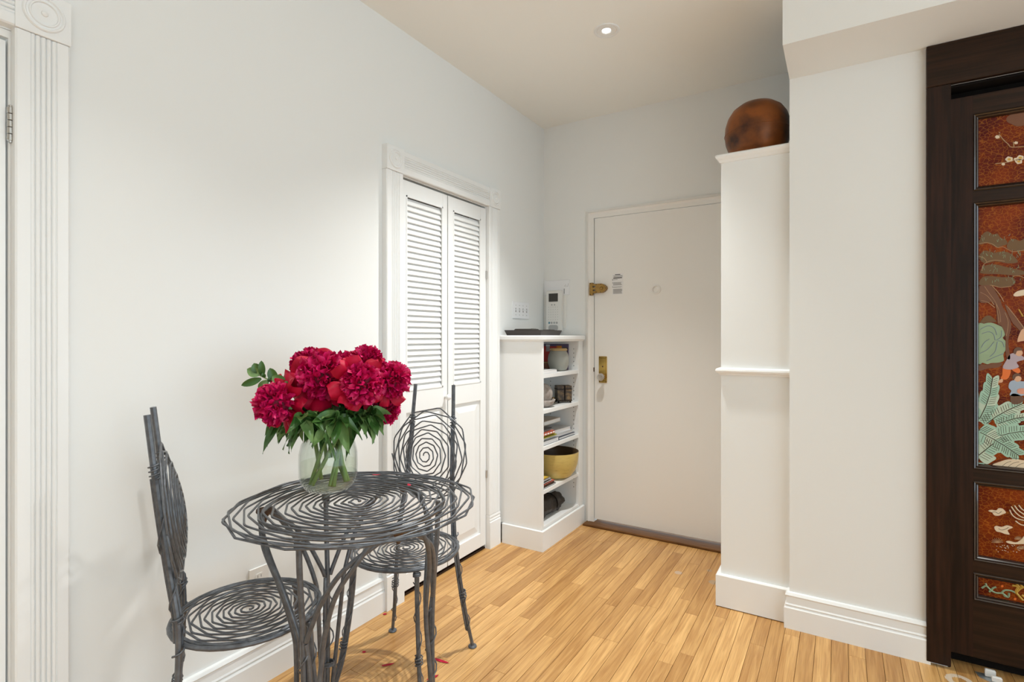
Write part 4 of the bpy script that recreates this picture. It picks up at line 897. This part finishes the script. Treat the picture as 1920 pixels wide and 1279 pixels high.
# third shelf: stacks of books
yl0, yl1 = 2.77, 2.985
z = S3; stackL = [('silver', .026, 'grey paperbound magazine at the bottom of the flat pile'), ('silver', .014, 'white magazine second from the bottom of the flat pile'), ('lime', .007, 'lime yellow magazine in the flat pile'), ('yellow', .009, 'golden yellow magazine in the flat pile'), ('coral', .016, 'orange lettered paperback in the flat pile'), ('grey', .010, 'grey magazine near the top of the flat pile'), ('charcoal', .009, 'dark magazine on top of the flat pile')]
for i, (c_, th, lab) in enumerate(stackL):
    o = book('magazine', lab, 'magazine', -1.70 + .01 * (i % 3), -1.502 - .012 * (i % 2) - .01 * (i > 4), yl0, yl1 - .012 * i + .008 * (i % 2), z, th, 'book_' + c_, group='flat pile of magazines'); z += th + .0004
    if c_ == 'coral':
        m = MB()
        for k in range(5): m.box((.0985, -.085 + k * .035, .004), (.0995, -.062 + k * .035, .012))
        m.v = [(x_ + (o.children[0].bound_box[6][0] - .0985), y_, z_) for x_, y_, z_ in m.v]; m.build('spine_print', 'paper', o)
z = S3; stackR = [('navy', .017, 'dark blue hardback at the bottom beside the flat pile'), ('grey', .017, 'grey hardback in the middle beside the flat pile'), ('silver', .024, 'pale grey hardback on top beside the flat pile')]
for i, (c_, th, lab) in enumerate(stackR):
    book('hardback', lab, 'book', -1.66, -1.505 - .012 * i, 2.99 + .004 * (2 - i), 3.235 - .012 * i, z, th, 'book_' + c_, rz=-.03 * i, group='stacked hardbacks', spine='y'); z += th + .0004
book('hardback', 'cream hardback lying across the top of both piles', 'book', -1.765, -1.575, 2.93, 3.165, S3 + .092, .026, 'book_cream', group='stacked hardbacks', spine='y', rz=.0)
# fourth shelf
bwc = onx(1040, 890, -1.628); bw = thing('bamboo_bowl', 'deep golden bamboo bowl with a dark inside on the shelf', 'bowl', (-1.578, 3.094, S4))
MB().lathe([(0, 0), (.075, 0), (.100, .012), (.126, .045), (.142, .09), (.149, .135), (.150, .168)], 40, caps=False).build('bowl_body', 'bamboo', bw, smooth=True)
MB().lathe([(.150, .168), (.1455, .169), (.144, .135), (.137, .09), (.121, .048), (.096, .018), (0, .008)], 40, caps=False).build('bowl_inside', 'bamboo_dark', bw, smooth=True)
z = S4
for i, (c_, th, lab) in enumerate([('grey', .010, 'grey brochure at the bottom of the loose paper pile'), ('brown', .006, 'dark red edged brochure in the loose paper pile'), ('skyblue', .006, 'sky blue brochure in the loose paper pile'), ('coral', .005, 'coral brochure sticking out of the loose paper pile'), ('silver', .010, 'white brochure in the loose paper pile'), ('grey', .008, 'pale grey brochure near the top of the loose paper pile'), ('silver', .008, 'white brochure just under the yellow one'), ('yellow', .004, 'yellow brochure on top of the loose paper pile')]):
    book('brochure', lab, 'brochure', -1.60 + .004 * i, -1.5 - .004 * (i % 3), 2.768 - 0.0 * i, 2.945 - .012 * i + (.02 if c_ == 'coral' else 0), z, th, 'book_' + c_, group='loose paper pile'); z += th + .0004
# bottom shelf: folded umbrella and patterned box
um = thing('folded_umbrella', 'black crumpled folded umbrella lying on the bottom shelf', 'umbrella', (-1.585, 2.99, S5))
m = MB(); rnd = random.Random(4); NU, NV = 18, 20
cx = [(0, -.12, .045), (0, -.06, .05), (0, 0, .052), (.0, .08, .055), (.0, .16, .058)]
def fu(u, v):
    a = 2 * pi * v; r = .054 * (1 - .75 * max(0, abs(u - .45) * 2 - .82) / .3); r *= 1 + .12 * math.sin(a * 5 + u * 9) + .07 * math.sin(a * 3 - u * 22) + .05 * math.sin(u * 40 + a)
    return Vector((r * math.cos(a), -.13 + u * .31, max(.002, .054 + r * math.sin(a) * .98)))
m.grid(fu, NU, NV); m.build('canopy', 'black_cloth', um, smooth=True, fix=True)
MB().tube([(.056 * math.cos(a) * 1.07, .03, .0605 + .054 * math.sin(a) * 1.05) for a in [2 * pi * i / 18 for i in range(18)]], .004, 5, closed=True).build('strap', 'dark', um)
MB().tube([(0, .165, .054), (0, .19, .054)], [.006, .004], 8).build('tip', 'black_cloth', um)
pb = thing('patterned_box', 'dark box with pale pattern behind the folded umbrella', 'box', (-1.722, 2.87, S5))
MB().box((-.045, -.095, 0), (.045, .06, .15), .002).build('body', 'book_charcoal', pb)
m = MB()
for k in range(4): m.tube([(.0455, -.08 + .04 * k + .012 * math.cos(t), .118 + .016 * math.sin(t)) for t in [2 * pi * i / 12 for i in range(12)]], .0022, 4, closed=True)
m.build('pattern', 'book_tan', pb)
# tray on the bookcase
ty = thing('serving_tray', 'dark brown flared wooden tray on top of the bookcase', 'tray', (-1.635, 2.905, KZ + .0004))
hx, hy_, e = .118, .125, .012
m = MB(); lay = [(0, 0, 0), (e, e, .032), (e - .006, e - .006, .032), (-.004, -.004, .006)]
for (ex, ey, z) in lay: m.v += [(-hx - ex, -hy_ - ey, z), (hx + ex, -hy_ - ey, z), (hx + ex, hy_ + ey, z), (-hx - ex, hy_ + ey, z)]
for r in range(3):
    for i in range(4): j = (i + 1) % 4; m.f.append((r * 4 + i, r * 4 + j, r * 4 + 4 + j, r * 4 + 4 + i))
m.f += [(3, 2, 1, 0), (12, 13, 14, 15)]; m.build('tray_body', 'tray', ty)
wl_ = thing('wallet', 'black leather wallet lying in the brown tray', 'wallet', (-1.672, 2.890, KZ + .0068), .2)
MB().box((-.06, -.075, 0), (.06, .06, .034), .006).build('leather', 'black_cloth', wl_); MB().box((.035, -.03, .034), (.05, .03, .0365), .001).build('clasp', 'nickel', wl_)
kc = thing('key_case', 'flat black key case beside the wallet in the tray', 'case', (-1.572, 2.990, KZ + .0068), .1)
MB().box((-.028, -.04, 0), (.028, .035, .030), .004).build('case_body', 'black_cloth', kc); MB().tube([(.0 + .012 * math.cos(t), .041 + .012 * math.sin(t) * .3 - .002, .018 + .01 * math.sin(t)) for t in [2 * pi * i / 14 for i in range(14)]], .0012, 5, closed=True).build('key_ring', 'nickel', kc)

# ------------------------------------------------------------------ wall fittings
sw = thing('switch_plate', 'white four toggle light switch plate above the tray', 'light switch', (XL, 3.015, 1.376))
MB().box((XL, 2.912, 1.374), (XL + .006, 3.118, 1.484), .002).build('plate', 'plastic', sw, world=True)
for k in range(4):
    yk = 2.946 + k * .0462
    MB().box((XL + .006, yk - .0055, 1.416), (XL + .0068, yk + .0055, 1.442)).build('toggle_slot', 'grey_ink' if 'grey_ink' in MATS else 'ink', sw, world=True)
    MB().prism([(.0065, -.004), (.017, .006), (.017, .011), (.0065, .006)], lambda u, v, q: (XL + u, yk + (-.0035, .0035)[q], 1.429 + v)).build('toggle', 'plastic', sw, world=True)
    MB().lathe([(.0032, 0), (.0028, .0012), (0, .0014)], 8, (XL + .006, yk, 1.46), 'x').lathe([(.0032, 0), (.0028, .0012), (0, .0014)], 8, (XL + .006, yk, 1.398), 'x').build('screw', 'plastic_grey', sw, world=True)
ol = thing('wall_outlet', 'white power outlet low on the wall behind the chair', 'outlet', (XL, 1.16, .32))
MB().box((XL, 1.122, .302), (XL + .006, 1.197, .424), .002).build('plate', 'plastic_warm', ol, world=True)
for zc in (.335, .390):
    r_ = MB().prism([(.016 * math.cos(t), max(-.0115, min(.0115, .0165 * math.sin(t)))) for t in [2 * pi * i / 20 for i in range(20)]], lambda u, v, q: (XL + (.006, .0085)[q], 1.1595 + u, zc + v)).build('receptacle', 'plastic_warm', ol, world=True)
    MB().box((XL + .0084, 1.152, zc - .003), (XL + .0089, 1.1535, zc + .006)).box((XL + .0084, 1.165, zc - .003), (XL + .0089, 1.1665, zc + .006)).build('slots', 'ink', r_, world=True)
ic = thing('intercom', 'white slim intercom handset with a small dark screen', 'intercom', (-1.70, YB, 1.305))
MB().box((-1.760, YB - .034, 1.290), (-1.641, YB - .007, 1.578), .006).build('handset', 'plastic_warm', ic, world=True)
MB().box((-1.739, YB - .0352, 1.500), (-1.668, YB - .0338, 1.557)).build('screen', 'screen', ic, world=True)
for (xx, mt) in ((-1.735, 'blue_button'), (-1.716, 'plastic_grey'), (-1.696, 'plastic_grey'), (-1.676, 'plastic_grey')): MB().lathe([(.0075, 0), (.0075, .0015), (.006, .0025), (0, .0025)], 14, (xx, YB - .034, 1.353), '-y').build('button', mt, ic, smooth='auto', world=True)
for xx in (-1.715, -1.694): MB().lathe([(.0055, 0), (.005, .002), (0, .002)], 12, (xx, YB - .034, 1.478), '-y').build('button', 'plastic_grey', ic, smooth='auto', world=True)
m = MB()
for i in range(5):
    for j in range(6): m.box((-1.740 + i * .0175 - .0012, YB - .0346, 1.375 + j * .0175 - .0012), (-1.740 + i * .0175 + .0012, YB - .0338, 1.375 + j * .0175 + .0012))
o = m.build('speaker_dots', 'ink', ic, world=True); o['kind'] = 'stuff'
MB().prism([(.037 * math.copysign(abs(math.cos(t)) ** .5, math.cos(t)), .020 * math.copysign(abs(math.sin(t)) ** .7, math.sin(t))) for t in [2 * pi * i / 24 for i in range(24)]], lambda u, v, q: (-1.7035 + u, YB - (.0338, .0365)[q], 1.318 + v)).build('talk_button', 'plastic_grey', ic, world=True)
cd = thing('wall_card', 'white rounded plate on the wall behind the intercom', 'wall plate', (-1.69, YB, 1.545))
MB().box((-1.790, YB - .0055, 1.546), (-1.594, YB - .0005, 1.651), .002).build('plate', 'plastic', cd, world=True)
m = MB()
for i in range(5): m.box((-1.636, YB - .006, 1.556 + i * .007), (-1.630, YB - .0053, 1.5605 + i * .007))
m.build('lettering', 'ink', cd, world=True)
m = MB()
for (a, b, h_) in ((-1.630, 1.604, .008), (-1.622, 1.602, .018), (-1.612, 1.600, .010), (-1.604, 1.603, .022)): m.box((a, YB - .006, b), (a + .0016, YB - .0053, b + h_))
m.build('sketch_marks', 'grey_ink', cd, world=True)
bpz = thing('blank_cover', 'painted metal cover plate on the wall below the white plate', 'wall plate', (-1.70, YB, 1.32))
MB().box((-1.791, YB - .0045, 1.316), (-1.618, YB - .0005, 1.543), .001).build('plate', 'entry_paint', bpz, world=True)

# ------------------------------------------------------------------ copper pot on the partition
pc = Vector((-.343, 2.80, 2.1064))
pt = thing('copper_pot', 'big round burnished copper vessel on top of the partition', 'vessel', pc)
prf = [(0, 0), (.098, 0), (.107, .006), (.125, .04), (.141, .085), (.146, .125), (.143, .165), (.131, .205), (.110, .238), (.078, .262), (.04, .274), (0, .277)]
o = MB().lathe(prf, 44, caps=False).build('body', 'copper_pot', pt, smooth=True)
MB().lathe([(.1465, .12), (.1478, .124), (.1465, .128)], 44, caps=False).build('seam', 'copper_pot', pt, smooth=True)
